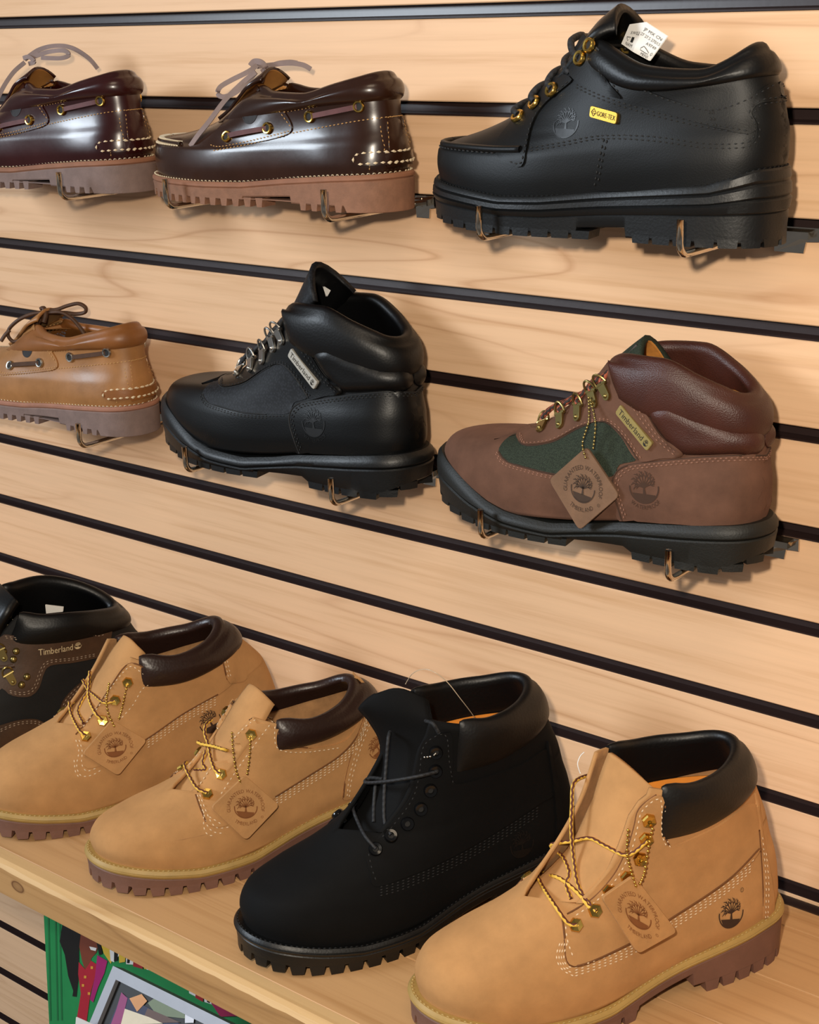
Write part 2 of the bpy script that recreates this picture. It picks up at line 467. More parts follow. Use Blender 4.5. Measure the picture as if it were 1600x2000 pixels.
    def decal(s, name, art, c, right, m, size, off=.0004, squash=1, parent=None, base=None, up=None):
        """flat artwork (unit radius) pressed on the surface: c and right are pixels, size its radius in metres"""
        p, n = s.hit(*c); q, _ = s.hit(*right); ex = (q-p); ex = (ex-n*ex.dot(n)).normalized(); ey = n.cross(ex)
        if ey.z < 0: ey = -ey
        bv = s.bvh; V = []
        for a, b in art.v:
            w = p+ex*a*size+ey*b*size*squash; h = bv.ray_cast(w+n*.02, -n, .06)
            V.append((h[0] if h[0] else w)+n*off)
        mb = MB(); mb.add(V, art.f); return mb.build(name, m, parent or s.root, smooth=False)
    # --- collar, tongue, sole
    def collar(s, name, m, th0, tlo, puff, thick, tin, N=72, na=8, rise=0, inpuff=0, th1=None, ridge=None, top=1.0, slant=0):
        """padded roll round the opening from angle th0 round the heel to the other side; tlo(th), rise(th) functions"""
        f = lambda v, th: v(th) if callable(v) else v
        V = []; th1 = th1 or 2*PI-th0; rows = []
        for j in range(N+1):
            thb = th0+(th1-th0)*j/N; sg = 1 if thb < PI else -1; a = min(thb, 2*PI-thb); row = []
            wsl = slant*max(0, 1-(a-th0)/.55); th = thb-sg*wsl; h = s.hnrm(th, top-.02)
            lo = f(tlo, a); pf = f(puff, a); tk = f(thick, a); rs = f(rise, th); ti = f(tin, a)
            e = min(1, (j+.0)/3, (N-j)/3)
            pf *= e**.5; tk *= .45+.55*e**.5
            for i in range(na+1):
                q = i/na; t = lo+(top-lo)*q; bul = math.sin(PI*min(q, .999))**.55
                if ridge: bul *= ridge(q)
                thq = thb-sg*wsl*q; row.append(s.surf(thq, t)+s.nrm(thq, min(t, .985))*(.0006+pf*bul)+Vector((0, 0, rs*q)))
            pt = s.surf(th, top)+Vector((0, 0, rs))
            for i in range(1, 7):
                q = PI*i/7; row.append(pt+h*(-tk/2+tk/2*math.cos(q))+Vector((0, 0, tk*.55*math.sin(q))))
            pin = s.surf(th, ti)
            for i in range(na+1):
                q = i/na; z = pt.lerp(Vector((pin.x, pin.y, pin.z)), q); row.append(z-h*(tk*(1-q)+.0055*q+inpuff*math.sin(PI*q)))
            rows.append(row)
        K = len(rows[0]); mb = MB(); V = [p for r in rows for p in r]
        F = [(j*K+i, (j+1)*K+i, (j+1)*K+i+1, j*K+i+1) for j in range(N) for i in range(K-1)]
        F += [tuple(range(K)), tuple(range(N*K, N*K+K))[::-1]]
        mb.add(V, F); return mb.build(name, m, s.root, merge=1e-7, angle=60)
    def tongue(s, name, m, cl, hw, curl, th=.004, ny=10, m2=None, yoff=0, tilt=0, droop=0, twist=0):
        """cl: centre line (x, z) mm from the vamp up; hw half-widths mm; curl: how far the edges bend back, mm"""
        C = cat([(a/1000, b/1000, w/1000, k/1000) if False else Vector((a, b, w, k)) for (a, b), w, k in zip(cl, hw, curl)], n=6)
        V = []; F = []
        for i, q in enumerate(C):
            a = C[max(i-1, 0)]; b = C[min(i+1, len(C)-1)]
            tx, tz = b[0]-a[0], b[1]-a[1]; l = math.hypot(tx, tz); nx, nz = -tz/l, tx/l     # forward normal
            if nx > 0: nx, nz = -nx, -nz
            for j in range(ny+1):
                e = -1+2*j/ny; d = -q[3]*e*e
                ph = twist*(i/(len(C)-1))
                V.append(Vector(((q[0]+nx*d*math.cos(ph)-q[2]*e*math.sin(ph))/1000, s.c(q[0]/1000)+yoff*min(1, 1.5*i/(len(C)-1))/1000+(q[2]*e*math.cos(ph)+nx*d*math.sin(ph))/1000, (q[1]+nz*d+tilt*e*max(0, (i/(len(C)-1)-.35)/.65)**1.5-droop*e*e*(i/(len(C)-1))**5)/1000)))
        K = ny+1
        for i in range(len(C)-1):
            for j in range(ny): F.append((i*K+j, i*K+j+1, (i+1)*K+j+1, (i+1)*K+j)[::-1])
        mb = MB(); mb.add(V, F); o = mb.build(name, [m, m2 or m], s.root)
        bn = len(s.PV); s.full = BVHTree.FromPolygons(s.PV+[tuple(v) for v in V], s.PF+[tuple(bn+i for i in f) for f in F]); s.TV = [tuple(v) for v in V]; s.TF = F
        md = o.modifiers.new('thickness', 'SOLIDIFY'); md.thickness = th; md.offset = 0; md.material_offset = 1 if m2 else 0
        s.tong = o; return o
    def refull(s):
        bn = len(s.PV); s.full = BVHTree.FromPolygons(s.PV+s.TV, s.PF+[tuple(bn+i for i in f) for f in s.TF])
    def set_outline(s, Wd, k, x0=0, x1=None): s.oW = Wd/1000; s.ok = k; s.x0 = x0/1000; s.x1 = (x1/1000 if x1 else s.L)
    def ol(s, th, off=0):
        u = (1-math.cos(th))/2; x = s.x0-off+(s.x1-s.x0+2*off)*u
        return x, (s.oW+off)*math.sin(th)*interp(KU, s.ok, u)
    def band(s, name, m, zt, zb, off=0, offb=None, bev=.0012, N=90, extra=(), angle=35, mid=(), lug=None):
        """a layer of the sole: zt, zb tables of (x mm, z mm); mid: (share of height, extra offset) ridges"""
        offb = off if offb is None else offb
        ths = [PI*i/N for i in range(N+1)]
        for x in extra:
            u = (x/1000-s.x0)/(s.x1-s.x0); th = math.acos(1-2*u); ths += [th-.004, th+.004]
        ths.sort(); rows = []
        for th in ths:
            row = []
            x, _ = s.ol(th, off); X = x*1000; a, b = (plin(zb, X) if isinstance(zb, list) else zb(X))/1000, (plin(zt, X) if isinstance(zt, list) else zt(X))/1000
            prof = [(offb-bev, a), (offb, a+bev)] + [(off*q+offb*(1-q)+d, a+(b-a)*q) for q, d in mid] + [(off, b-bev), (off-bev, b)]
            for sgn in (-1, 1):
                for o, z in (prof if sgn < 0 else prof[::-1]):
                    xx, h = s.ol(th, o); row.append(Vector((xx, s.c(xx)+sgn*h, z)))
            rows.append(row)
        K = len(rows[0]); mb = MB()
        F = [(i*K+j, i*K+(j+1) % K, (i+1)*K+(j+1) % K, (i+1)*K+j) for i in range(len(rows)-1) for j in range(K)]
        mb.add([p for r in rows for p in r], F)
        if lug: s.lugs(mb, **lug)
        return mb.build(name, m, s.root, merge=2e-6, angle=angle)
    def lugs(s, mb, spans, zlo, ztop, pitch=.0145, fill=.72, depth=.016, off=0, jitter=0, taper=.16):
        """tread blocks round the rim; spans of x (mm) where they stand; zlo table of their feet"""
        for sgn in (-1, 1):
            pts = []
            for i in range(241):
                th = PI*i/240; x, h = s.ol(th, off); pts.append(Vector((x, s.c(x)+sgn*h, 0)))
            d = [0]
            for a, b in zip(pts, pts[1:]): d.append(d[-1]+(b-a).length)
            def at(q):
                q = min(max(q, 0), d[-1]); i = 0
                lo, hi = 0, len(d)-1
                while hi-lo > 1:
                    mid = (lo+hi)//2
                    if d[mid] <= q: lo = mid
                    else: hi = mid
                f = (q-d[lo])/max(d[hi]-d[lo], 1e-9); return pts[lo].lerp(pts[hi], f)
            q = pitch*.5*(1-fill) if pitch else 0
            while q < d[-1]-pitch*.3:
                q1 = q+pitch*fill; mdl = at((q+q1)/2); X = mdl.x*1000
                if any(a <= X <= b for a, b in spans):
                    dz = plin(zlo, X)/1000; ztp = (plin(ztop, X) if isinstance(ztop, list) else ztop)/1000
                    t = (at(q1)-at(q)).normalized(); inw = Vector((-t.y, t.x, 0))*(1 if sgn < 0 else -1)
                    if inw.dot(Vector((s.L*.5, 0, 0))-mdl) < 0 and (X < 40 or X > s.L*1000-40): inw = -inw
                    V = []; e = pitch*fill*taper
                    for z, sh in ((dz, e), (ztp, 0)):
                        A, B_ = at(q+sh), at(q1-sh); M_ = at((q+q1)/2)
                        base = [A, M_, B_, B_+inw*depth, A+inw*depth]
                        V += [Vector((p.x, p.y, z)) for p in base]
                    mb.add(V, [(4, 3, 2, 1, 0), (5, 6, 7, 8, 9)] + [(i, (i+1) % 5, 5+(i+1) % 5, 5+i) for i in range(5)])
                q += pitch
    def rim_stitch(s, name, m, off, z, ln=.0028, gap=.0014, r=.0006, N=240, rng=(0, 1), both=True):
        mb = MB()
        for sgn in ((-1, 1) if both else (-1,)):
            P = []
            for i in range(N+1):
                th = PI*(rng[0]+(rng[1]-rng[0])*i/N); x, h = s.ol(th, off); P.append(Vector((x, s.c(x)+sgn*h, plin(z, x*1000)/1000)))
            dashes(mb, P, [Vector((0, 0, 1))]*len(P), ln, gap, r)
        return mb.build(name, m, s.root)
    def footbed(s, name, m, z, t=.12, inset=.006):
        """insole lying inside"""
        V = [s.surf(2*PI*i/48, t) for i in range(48)]; c = Vector((s.L*.5, s.c(s.L*.5), z/1000))
        V = [Vector((p.x, p.y, z/1000))*1.0 for p in V]; V = [p+(c-p).normalized()*inset for p in V]
        mb = MB(); mb.add(V+[p-Vector((0, 0, .003)) for p in V], [tuple(range(48)), tuple(range(48, 96))[::-1]]+[(i, (i+1) % 48, 48+(i+1) % 48, 48+i) for i in range(48)])
        return mb.build(name, m, s.root, smooth=False)
def zt_at(s, th, z):
    lo, hi = 0, 1
    for _ in range(18):
        m = (lo+hi)/2
        if s.surf(th, m).z < z: lo = m
        else: hi = m
    return lo
def liner(s, name, m, ztop, zlow=45, th0=.9, inset=.0070, N=48, n=8):
    mb = MB(); V = []
    for j in range(N+1):
        th = th0+(2*PI-2*th0)*j/N
        for i in range(n+1):
            t = zt_at(s, th, (zlow+(ztop-zlow)*i/n)/1000); h = s.hnrm(th, max(t, .05)); V.append(s.surf(th, t)-h*inset)
    mb.add(V, [(j*(n+1)+i, (j+1)*(n+1)+i, (j+1)*(n+1)+i+1, j*(n+1)+i+1) for j in range(N) for i in range(n)])
    o = mb.build(name, m, s.root); md = o.modifiers.new('thickness', 'SOLIDIFY'); md.thickness = .0014; md.offset = 0
    return o
def strip_loose(me):
    bm = bmesh.new(); bm.from_mesh(me); bmesh.ops.delete(bm, geom=[v for v in bm.verts if not v.link_faces], context='VERTS'); bm.to_mesh(me); bm.free()
def dashes(mb, P, N, ln, gap, r):
    """thread stitches along a path: short flattened prisms"""
    acc = 0; L = [0]
    for a, b in zip(P, P[1:]): L.append(L[-1]+(b-a).length)
    q = 0; i = 0
    def at(d):
        nonlocal i
        while i < len(L)-2 and L[i+1] < d: i += 1
        f = (d-L[i])/max(L[i+1]-L[i], 1e-9); return P[i].lerp(P[i+1], f), N[i]
    while q+ln < L[-1]:
        a, n = at(q); b, _ = at(q+ln); t = (b-a)
        if t.length > ln*.4:
            t.normalize(); w = t.cross(n); w = w.normalized() if w.length > 1e-6 else t.orthogonal().normalized(); n2 = w.cross(t); m = (a+b)/2+n2*r*.8
            if n2.dot(n) < 0: n2 = -n2; m = (a+b)/2+n2*r*.8
            V = [a, a+w*r*.6, m+w*r, b+w*r*.6, b, b-w*r*.6, m-w*r, a-w*r*.6]; top = m+n2*r*.5
            V = [a-n2*r*.3, m+w*r, b-n2*r*.3, m-w*r, m+n2*r*.9+(a-m)*.5, m+n2*r*.9+(b-m)*.5]
            mb.add(V, [(0, 1, 4), (4, 1, 5), (5, 1, 2), (2, 3, 5), (5, 3, 4), (4, 3, 0)])
        q += ln+gap
# ------------------------------------------------------------------ the room: slatwall
S = .0762
def wood(name, base, dark, line, rough=.42, sx=1.0, lines=1.0, fine=1.0, coat=0, axis=0, knots=None):
    if name in MATS: return MATS[name]
    t = NT(name); tc = t.n('ShaderNodeTexCoord'); oi = t.n('ShaderNodeObjectInfo'); b = t.b
    b.inputs['Roughness'].default_value = rough; b.inputs['Specular IOR Level'].default_value = .35
    if coat: b.inputs['Coat Weight'].default_value = coat
    off = t.n('ShaderNodeVectorMath', operation='SCALE'); off.inputs[0].default_value = (3.1, 1.7, 2.3); t.l(t.math('MULTIPLY', oi.outputs['Random'], 9), off.inputs['Scale'])
    add = t.n('ShaderNodeVectorMath', operation='ADD'); t.l(tc.outputs['Object'], add.inputs[0]); t.l(off.outputs[0], add.inputs[1])
    def stretch(a, c):
        mp = t.n('ShaderNodeMapping'); mp.inputs['Scale'].default_value = (a, c, c) if axis == 0 else (c, a, c); t.l(add.outputs[0], mp.inputs[0]); return mp.outputs[0]
    n1 = t.n('ShaderNodeTexNoise', i_Scale=1, i_Detail=4, i_Roughness=.6); t.l(stretch(4*sx, 130), n1.inputs['Vector'])          # pores and streaks
    n2 = t.n('ShaderNodeTexNoise', i_Scale=1, i_Detail=1.5, i_Roughness=.45, i_Distortion=.15); t.l(stretch(1.5*sx, 17), n2.inputs['Vector'])    # growth-ring field
    n3 = t.n('ShaderNodeTexNoise', i_Scale=1, i_Detail=2); t.l(stretch(1.1, 5), n3.inputs['Vector'])
    saw = t.math('PINGPONG', t.math('MULTIPLY', n2.outputs[0], 11), 1)
    ring = t.ramp(saw, [(0, (1, 1, 1, 1)), (.10, (.25, .25, .25, 1)), (.3, (0, 0, 0, 1))])
    msk = t.ramp(n3.outputs[0], [(.42, (0, 0, 0, 1)), (.62, (1, 1, 1, 1))])
    c = t.ramp(n1.outputs[0], [(.25, scl(lin(dark), 1)), (.5, lin(base)), (.8, scl(lin(base), 1.07))])
    fac = t.math('MULTIPLY', t.math('MULTIPLY', ring, msk), .46*lines)
    c = t.mix(fac, c, lin(line))
    if knots:
        for (kx, ky, kz, kr) in knots:
            ds = t.n('ShaderNodeVectorMath', operation='DISTANCE'); sc = t.n('ShaderNodeVectorMath', operation='MULTIPLY'); sc.inputs[1].default_value = (.6, 1, 1)
            t.l(tc.outputs['Object'], sc.inputs[0]); t.l(sc.outputs[0], ds.inputs[0]); ds.inputs[1].default_value = (kx*.6, ky, kz)
            kf = t.ramp(t.math('DIVIDE', ds.outputs['Value'], kr), [(.0, (.35, .35, .35, 1)), (.55, (.55, .55, .55, 1)), (.72, (1, 1, 1, 1)), (.85, (.25, .25, .25, 1)), (1, (0, 0, 0, 1))])
            c = t.mix(kf, c, lin('#6b4424'))
    t.l(c, b.inputs['Base Color'])
    t.bump(n1.outputs[0], .06, .0006)
    MATS[name] = t.m; return t.m
M_MAPLE = wood('maple_laminate', '#e8bf98', '#d8ac82', '#b07a50', rough=.38)
M_INSERT = mat('dark_groove_plastic', '#2b1f1e', rough=.32, var=.05, bump=.05, bscale=200)
M_BACK = mat('wall_backing', '#3a2c24', rough=.8)
X0, X1 = -2.3, .45
b = MB(); b.box((X0, .0185, -1.0), (X1, .03, .95)); wall = tag(b.build('wall_back', M_BACK, smooth=False), 'slatwall of pale maple slats with dark grooves', None, None, 'structure')
GH = .0112                                                        # height of a groove
M_FLOOR = mat('shop_floor', '#8a7f74', rough=.5, var=.08, vscale=6)
b = MB(); b.box((X0, -3.6, -1.02), (X1+1.2, .03, -1.0)); tag(b.build('floor', M_FLOOR, smooth=False), 'plain grey-brown shop floor', None, None, 'structure')
grooves = [(10-k)*S for k in range(-1, 11)] + [-.394-.0800*j for j in range(0, 7)]
def slat_mesh(h):
    bv = .0009; b = MB(); prof = [(.018, 0), (bv, 0), (0, bv), (0, h-bv), (bv, h), (.018, h)]
    V = [(x, y, z) for x in (X0, X1) for y, z in prof]; n = len(prof)
    b.add(V, [(i, i+1, n+i+1, n+i) for i in range(n-1)] + [(n-1, 0, n, 2*n-1), tuple(range(n))[::-1], tuple(range(n, 2*n))])
    me = bpy.data.meshes.new('slat'); me.from_pydata(b.v, [], b.f); me.materials.append(M_MAPLE); return me
def insert_mesh():
    b = MB(); e = .0004
    prof = [(.001, .0004), (-.0006, .0004), (-.0006, .0016), (.0035, .0021), (.0085, .0030), (.0095, GH-.001), (.0015, GH-.0004)]
    n = len(prof); V = [(x, y, z) for x in (X0, X1) for y, z in prof]
    b.add(V, [(i, i+1, n+i+1, n+i) for i in range(n-1)])
    me = bpy.data.meshes.new('groove_insert'); me.from_pydata(b.v, [], b.f); me.materials.append(M_INSERT); return me
_im = insert_mesh(); _sm = {}
for i, z in enumerate(grooves):
    zt = grooves[i-1]-GH if i else .95
    h = zt-z; key = round(h, 4)
    if key not in _sm: _sm[key] = slat_mesh(h)
    o = bpy.data.objects.new('slat', _sm[key]); COL.objects.link(o); o.parent = wall; o.location = (0, 0, z)
    o = bpy.data.objects.new('groove_insert', _im); COL.objects.link(o); o.parent = wall; o.location = (0, 0, z-GH)

# ------------------------------------------------------------------ the shelf
ZS = -.015
M_PLANK = wood('shelf_plank', '#c69b6c', '#b18455', '#8a5f38', rough=.5, sx=.6, lines=.8, knots=[(-.62, -.306, 0, .006)])
M_NOSE = wood('nosing_pine', '#d2ae7c', '#c29a66', '#a07443', rough=.6, sx=.8, lines=.9, knots=[(-.992, -.352, -.026, .0065), (-.56, -.352, -.03, .007)])
M_RAW = wood('raw_pine_edge', '#b98e5c', '#a37848', '#7d5730', rough=.75, sx=.7, lines=1.0, knots=[(-.992, -.353, -.030, .0065), (-.56, -.353, -.032, .007)])
shelf = tag(empty('display_shelf', (0, 0, 0)), 'long wooden shelf board with a pale pine front edge carrying the five boots', 'shelf')
def plank(y0, y1, zt=ZS, x0=X0, x1=X1, m=M_PLANK, name='plank', th=.018):
    e = .0008; prof = [(y0, zt-th), (y0, zt-e), (y0+e, zt), (y1-e, zt), (y1, zt-e), (y1, zt-th)]; n = len(prof); b = MB()
    b.add([(x, y, z) for x in (x0, x1) for y, z in prof], [(i, (i+1) % n, n+(i+1) % n, n+i) for i in range(n)] + [tuple(range(n))[::-1], tuple(range(n, 2*n))])
    return b.build(name, m, shelf, smooth=False)
for y0, y1 in ((-.335, -.2505), (-.25, -.1805), (-.18, -.1105), (-.11, -.0405), (-.04, -.0015)): plank(y0, y1)
# front edge: a sawn pine strip with a worn, uneven arris
b = MB(); nx = 220; rnd = random.Random(5); prof0 = [(-.3352, -.0455), (-.3352, ZS), (-.346, ZS+.0004), (-.3505, ZS-.0015), (-.3525, ZS-.0045), (-.3528, -.0455)]
wv = [0]*6
for i in range(nx+1):
    x = X0+(X1-X0)*i/nx; wv = [.7*w+.3*rnd.uniform(-1, 1) for w in wv]
    for k, (y, z) in enumerate(prof0): b.v.append((x, y+(.0012*wv[k] if k in (3, 4) else 0), z+(.0012*wv[k] if k in (3, 4) else 0)))
for i in range(nx):
    for k in range(6): b.f.append([i*6+k, (i+1)*6+k, (i+1)*6+(k+1) % 6, i*6+(k+1) % 6])
b.f += [list(range(6)), list(range(nx*6, nx*6+6))[::-1]]
o = b.build('front_edge_strip', [M_NOSE, M_RAW], shelf, smooth=False)
for p in o.data.polygons:
    if abs(p.normal.y) > .97 and p.center.y < -.34: p.material_index = 1
b = MB(); b.box((X0, -.012, ZS-.001), (X1, -.0012, ZS+.0012)); b.build('dark_back_strip', M_INSERT, shelf, smooth=False)

# ------------------------------------------------------------------ steel shoe brackets in the grooves
M_STEEL = mat('chromed_wire', '#cfc6b8', rough=.16, metal=1, var=.05, bump=0)
def bracket(zw, xs, ytip, label, yback=.004, tipz=.024, clip=None, cw=.014):
    r = .0026; root = tag(empty('shoe_bracket', ((xs[0]+xs[-1])/2, 0, zw)), label, 'bracket', 'steel wire shoe brackets')
    xm = (xs[0]+xs[-1])/2
    for x in xs:
        b = MB(); pts = [(x-xm, yback, .004), (x-xm, -.003, .001), (x-xm, -.009, 0), (x-xm, ytip+.012, 0)]
        for a in range(1, 7):
            q = PI/2*a/6; pts.append((x-xm, ytip+.009-.009*math.sin(q), .009-.009*math.cos(q)))
        pts.append((x-xm, ytip, tipz)); b.tube(pts, r, 10); b.build('prong', M_STEEL, root)
    for x in ([clip] if clip else [xs[-1]]):
        b = MB(); w = cw
        V = [(x-xm-.006, -.0016, -.012), (x-xm+w*.55, -.0016, -.012), (x-xm+w*.6, -.0016, -.004), (x-xm+w, -.0026, -.003), (x-xm+w, -.0030, .0065), (x-xm-.006, -.0030, .0065)]
        b.add(V+[(a, y-.0016, z) for a, y, z in V], [(0, 1, 2, 3, 4, 5), (11, 10, 9, 8, 7, 6)]+[(i, 6+i, 6+(i+1) % 6, (i+1) % 6) for i in range(6)])
        b.box((x-xm-.008, -.010, -.001), (x-xm+w*.75, -.003, .004)); b.build('clip_plate', M_STEEL, root, smooth=False)
    b = MB(); b.box((xs[0]-xm-.004, -.0050, -.003), (xs[-1]-xm+.004, -.0024, .005)); b.build('back_bar', M_STEEL, root, smooth=False)
    return root
Z1, Z2, ZT = .5292, .2912, .5245
bracket(ZT-.0030, (-.657, -.492), -.122, 'steel wire bracket holding the black low boot at top right', clip=-.474, cw=.030)
bracket(Z1-.0030, (-.987, -.806), -.124, 'steel wire bracket under the dark brown boat shoe with reddish sole', clip=-.803)
bracket(Z1-.0030, (-1.30, -1.128), -.124, 'steel wire bracket under the burgundy boat shoe at top left', clip=-1.12)
bracket(Z2-.0030, (-.659, -.494), -.122, 'steel wire bracket under the brown and green hiking boot', clip=-.474, cw=.026)
bracket(Z2-.0030, (-.988, -.812), -.124, 'steel wire bracket under the all-black hiking boot', clip=-.803)
bracket(Z2-.0030, (-1.31, -1.136), -.124, 'steel wire bracket under the tan boat shoe', clip=-1.12)
# ------------------------------------------------------------------ fittings shared by the shoes
M_BRASS = mat('brass', '#d9b25a', rough=.22, metal=1, var=.06, bump=0)
M_ABRASS = mat('antique_brass', '#a3915c', rough=.36, metal=1, var=.08, bump=0)
M_NICKEL = mat('dark_nickel', '#c2bfb8', rough=.30, metal=1, var=.06, bump=0)
M_BLKMET = mat('black_enamel', '#0c0c0d', rough=.12, var=.02, bump=0)
M_WHITE = mat('white_label', '#e8e6e2', rough=.7, var=.03, bump=0)
M_INK = mat('black_print', '#1b1a1a', rough=.8, var=.05, bump=0)
def eyelets(s, pts, m, ro=.0052, ri=.0022, h=.0016, seg=16, far=(), name='eyelet', core=None, inner=True):
    """one ring per pixel on the near side; far: indices mirrored to the other side"""
    out = []
    for i, q in enumerate(pts):
        p, n = s.hit(*q); out.append((p, n))
        todo = [(p, n)]
        if i in far:
            q_, n_ = s.mir([p])[0], s.mirn([n])[0]; todo.append((q_, n_))
            if inner: todo.append((q_-n_*.0062, -n_))
        for a, nn in todo:
            b = MB(); b.disc_ring((0, 0, 0), (0, 0, 1), ro, ri, h, seg)
            o = b.build(name, m, s.root, smooth=seg > 8, angle=40); o.location = a+nn*.0012; o.rotation_euler = nn.to_track_quat('Z', 'Y').to_euler()
            b = MB(); b.add([(math.cos(k*PI/5)*ri*1.05, math.sin(k*PI/5)*ri*1.05, .0002) for k in range(10)], [tuple(range(10))]); c = b.build('eyelet_hole', core or M_INK, o, smooth=False)
    return out
def lace(s, name, m, ctrl, r=.0015, n=10, flat=1.0, seg=8, ribbon=None):
    """ctrl: (px, py, y) on lengthwise planes, or (px, py, None, off) off the surface, or Vector in the shoe's frame"""
    P = []; s.refull()
    for c in ctrl:
        if isinstance(c, Vector): P.append(c)
        elif c[2] is None:
            p, q = s.hit(c[0], c[1]); P.append(p+q*(c[3] if len(c) > 3 else .002))
        else: P.append(s.front(c[0], c[1], c[2]+s.c(.1), r*1.5))
    P = cat(P, n=n); b = MB()
    if ribbon:
        b.ribbon(P, [ribbon]*len(P) if not isinstance(ribbon, list) else ribbon, r*2, r*.55)
        return b.build(name, m, s.root, smooth=False)
    b.tube(P, r, seg, flat=flat); return b.build(name, m, s.root)
TAGART = Flat(); TAGART.merge(TREE, 0, 0, .345)
TAGART.arc('GUARANTEED WATERPROOF', .50, .105, 196, -16)
TAGART.arc('TIMBERLAND', .50, .105, 232, 308, inside=True)
TAGR = Flat(); TAGR.stroke([(math.cos(a*PI/6), math.sin(a*PI/6)) for a in range(13)], .22); TAGR.text('R', 0, -.38, .8, center=True)
TAGART.merge(TAGR, .47, -.31, .035)
def hook(s, px, up, m, k=1.0, far=True):
    """lace hook: a riveted tab with a D-ring; px its foot, up a pixel towards the lacing"""
    p, n = s.hit(*px); q, _ = s.hit(*up); e = q-p; e = (e-n*e.dot(n)).normalized(); w = n.cross(e)
    for mi in ((False, True) if far else (False,)):
        b = MB(); L = lambda a, c, h: p+(w*a+e*c+n*h)*k
        pts = [(.0026*math.cos(t), -.0030+.0026*math.sin(t)) for t in [PI+PI*i/6 for i in range(7)]]+[(.0030, .0030), (.0036, .0052), (-.0036, .0052), (-.0030, .0030)]
        m_ = len(pts); V = [L(a, c, h+(.0016 if c > .002 else 0)) for h in (.0002, .0018) for a, c in pts]
        b.add(V, [tuple(range(m_, 2*m_)), tuple(range(m_))[::-1]]+[(i, (i+1) % m_, m_+(i+1) % m_, m_+i) for i in range(m_)])
        b.tube([L(.0042, .0040, .0026), L(-.0042, .0040, .0026)], .0010*k, 8)
        b.tube([L(.0040*math.cos(t), .0046+.0052*math.sin(t), .0026+.0036*math.sin(t)) for t in [PI*i/10 for i in range(11)]], .0007*k, 7)
        b.ball(L(0, -.0030, .0020), .0014*k, 8, 5)
        if mi: b.v = [tuple(s.mir([Vector(v)])[0]) for v in b.v]; b.f = [f[::-1] for f in b.f]; b.uv = {}
        b.build('lace_hook', m, s.root, angle=40)
    return p+n*.0035+e*.006
def plate(s, name, corners, m, ink, art=None, th=.0018):
    """flat riveted badge with lettering; corners TL TR BR BL in pixels, art in the unit box (0..aspect, 0..1)"""
    cx = sum(c[0] for c in corners)/4; cy = sum(c[1] for c in corners)/4; p, n = s.hit(cx, cy); o = s.Vi @ CAMP; R3 = s.Vi.to_3x3()
    hs = [s.hit(*c)[0] for c in corners]; n = (hs[1]-hs[3]).cross(hs[0]-hs[2]).normalized()
    if n.y > 0: n = -n
    p0 = p+n*(max((h-p).dot(n) for h in hs)*.5+.0004)
    C = []
    for c in corners:
        d = R3 @ ray(*c); C.append(o+d*((p0+n*th-o).dot(n)/d.dot(n)))
    ctr = sum(C, Vector())/4; out = []
    for i in range(4):
        a, b_, c = C[i-1], C[i], C[(i+1) % 4]; ra = min(.0016, (a-b_).length*.3)
        for t in (0, .5, 1):
            u = b_+(a-b_).normalized()*ra; v = b_+(c-b_).normalized()*ra; out.append(u*(1-t)**2+b_*2*t*(1-t)+v*t*t)
    m_ = len(out); b = MB(); V = [q-n*(th+.0012) for q in out]+[q-n*.0004 for q in out]+[ctr+(q-ctr)*.97 for q in out]
    b.add(V, [tuple(range(2*m_, 3*m_)), tuple(range(m_))[::-1]]+[(r*m_+i, r*m_+(i+1) % m_, (r+1)*m_+(i+1) % m_, (r+1)*m_+i) for r in (0, 1) for i in range(m_)])
    o1 = b.build(name, m, s.root, smooth=False)
    if art:
        A = max(v[0] for v in art.v); b = MB()
        def mp(a, q):
            top = C[0].lerp(C[1], a); bot = C[3].lerp(C[2], a); return bot.lerp(top, q)+n*.0002
        b.add([mp(.06+.88*x/A, .16+.68*y) for x, y in art.v], art.f); b.build('plate_lettering', ink, o1, smooth=False)
    return o1
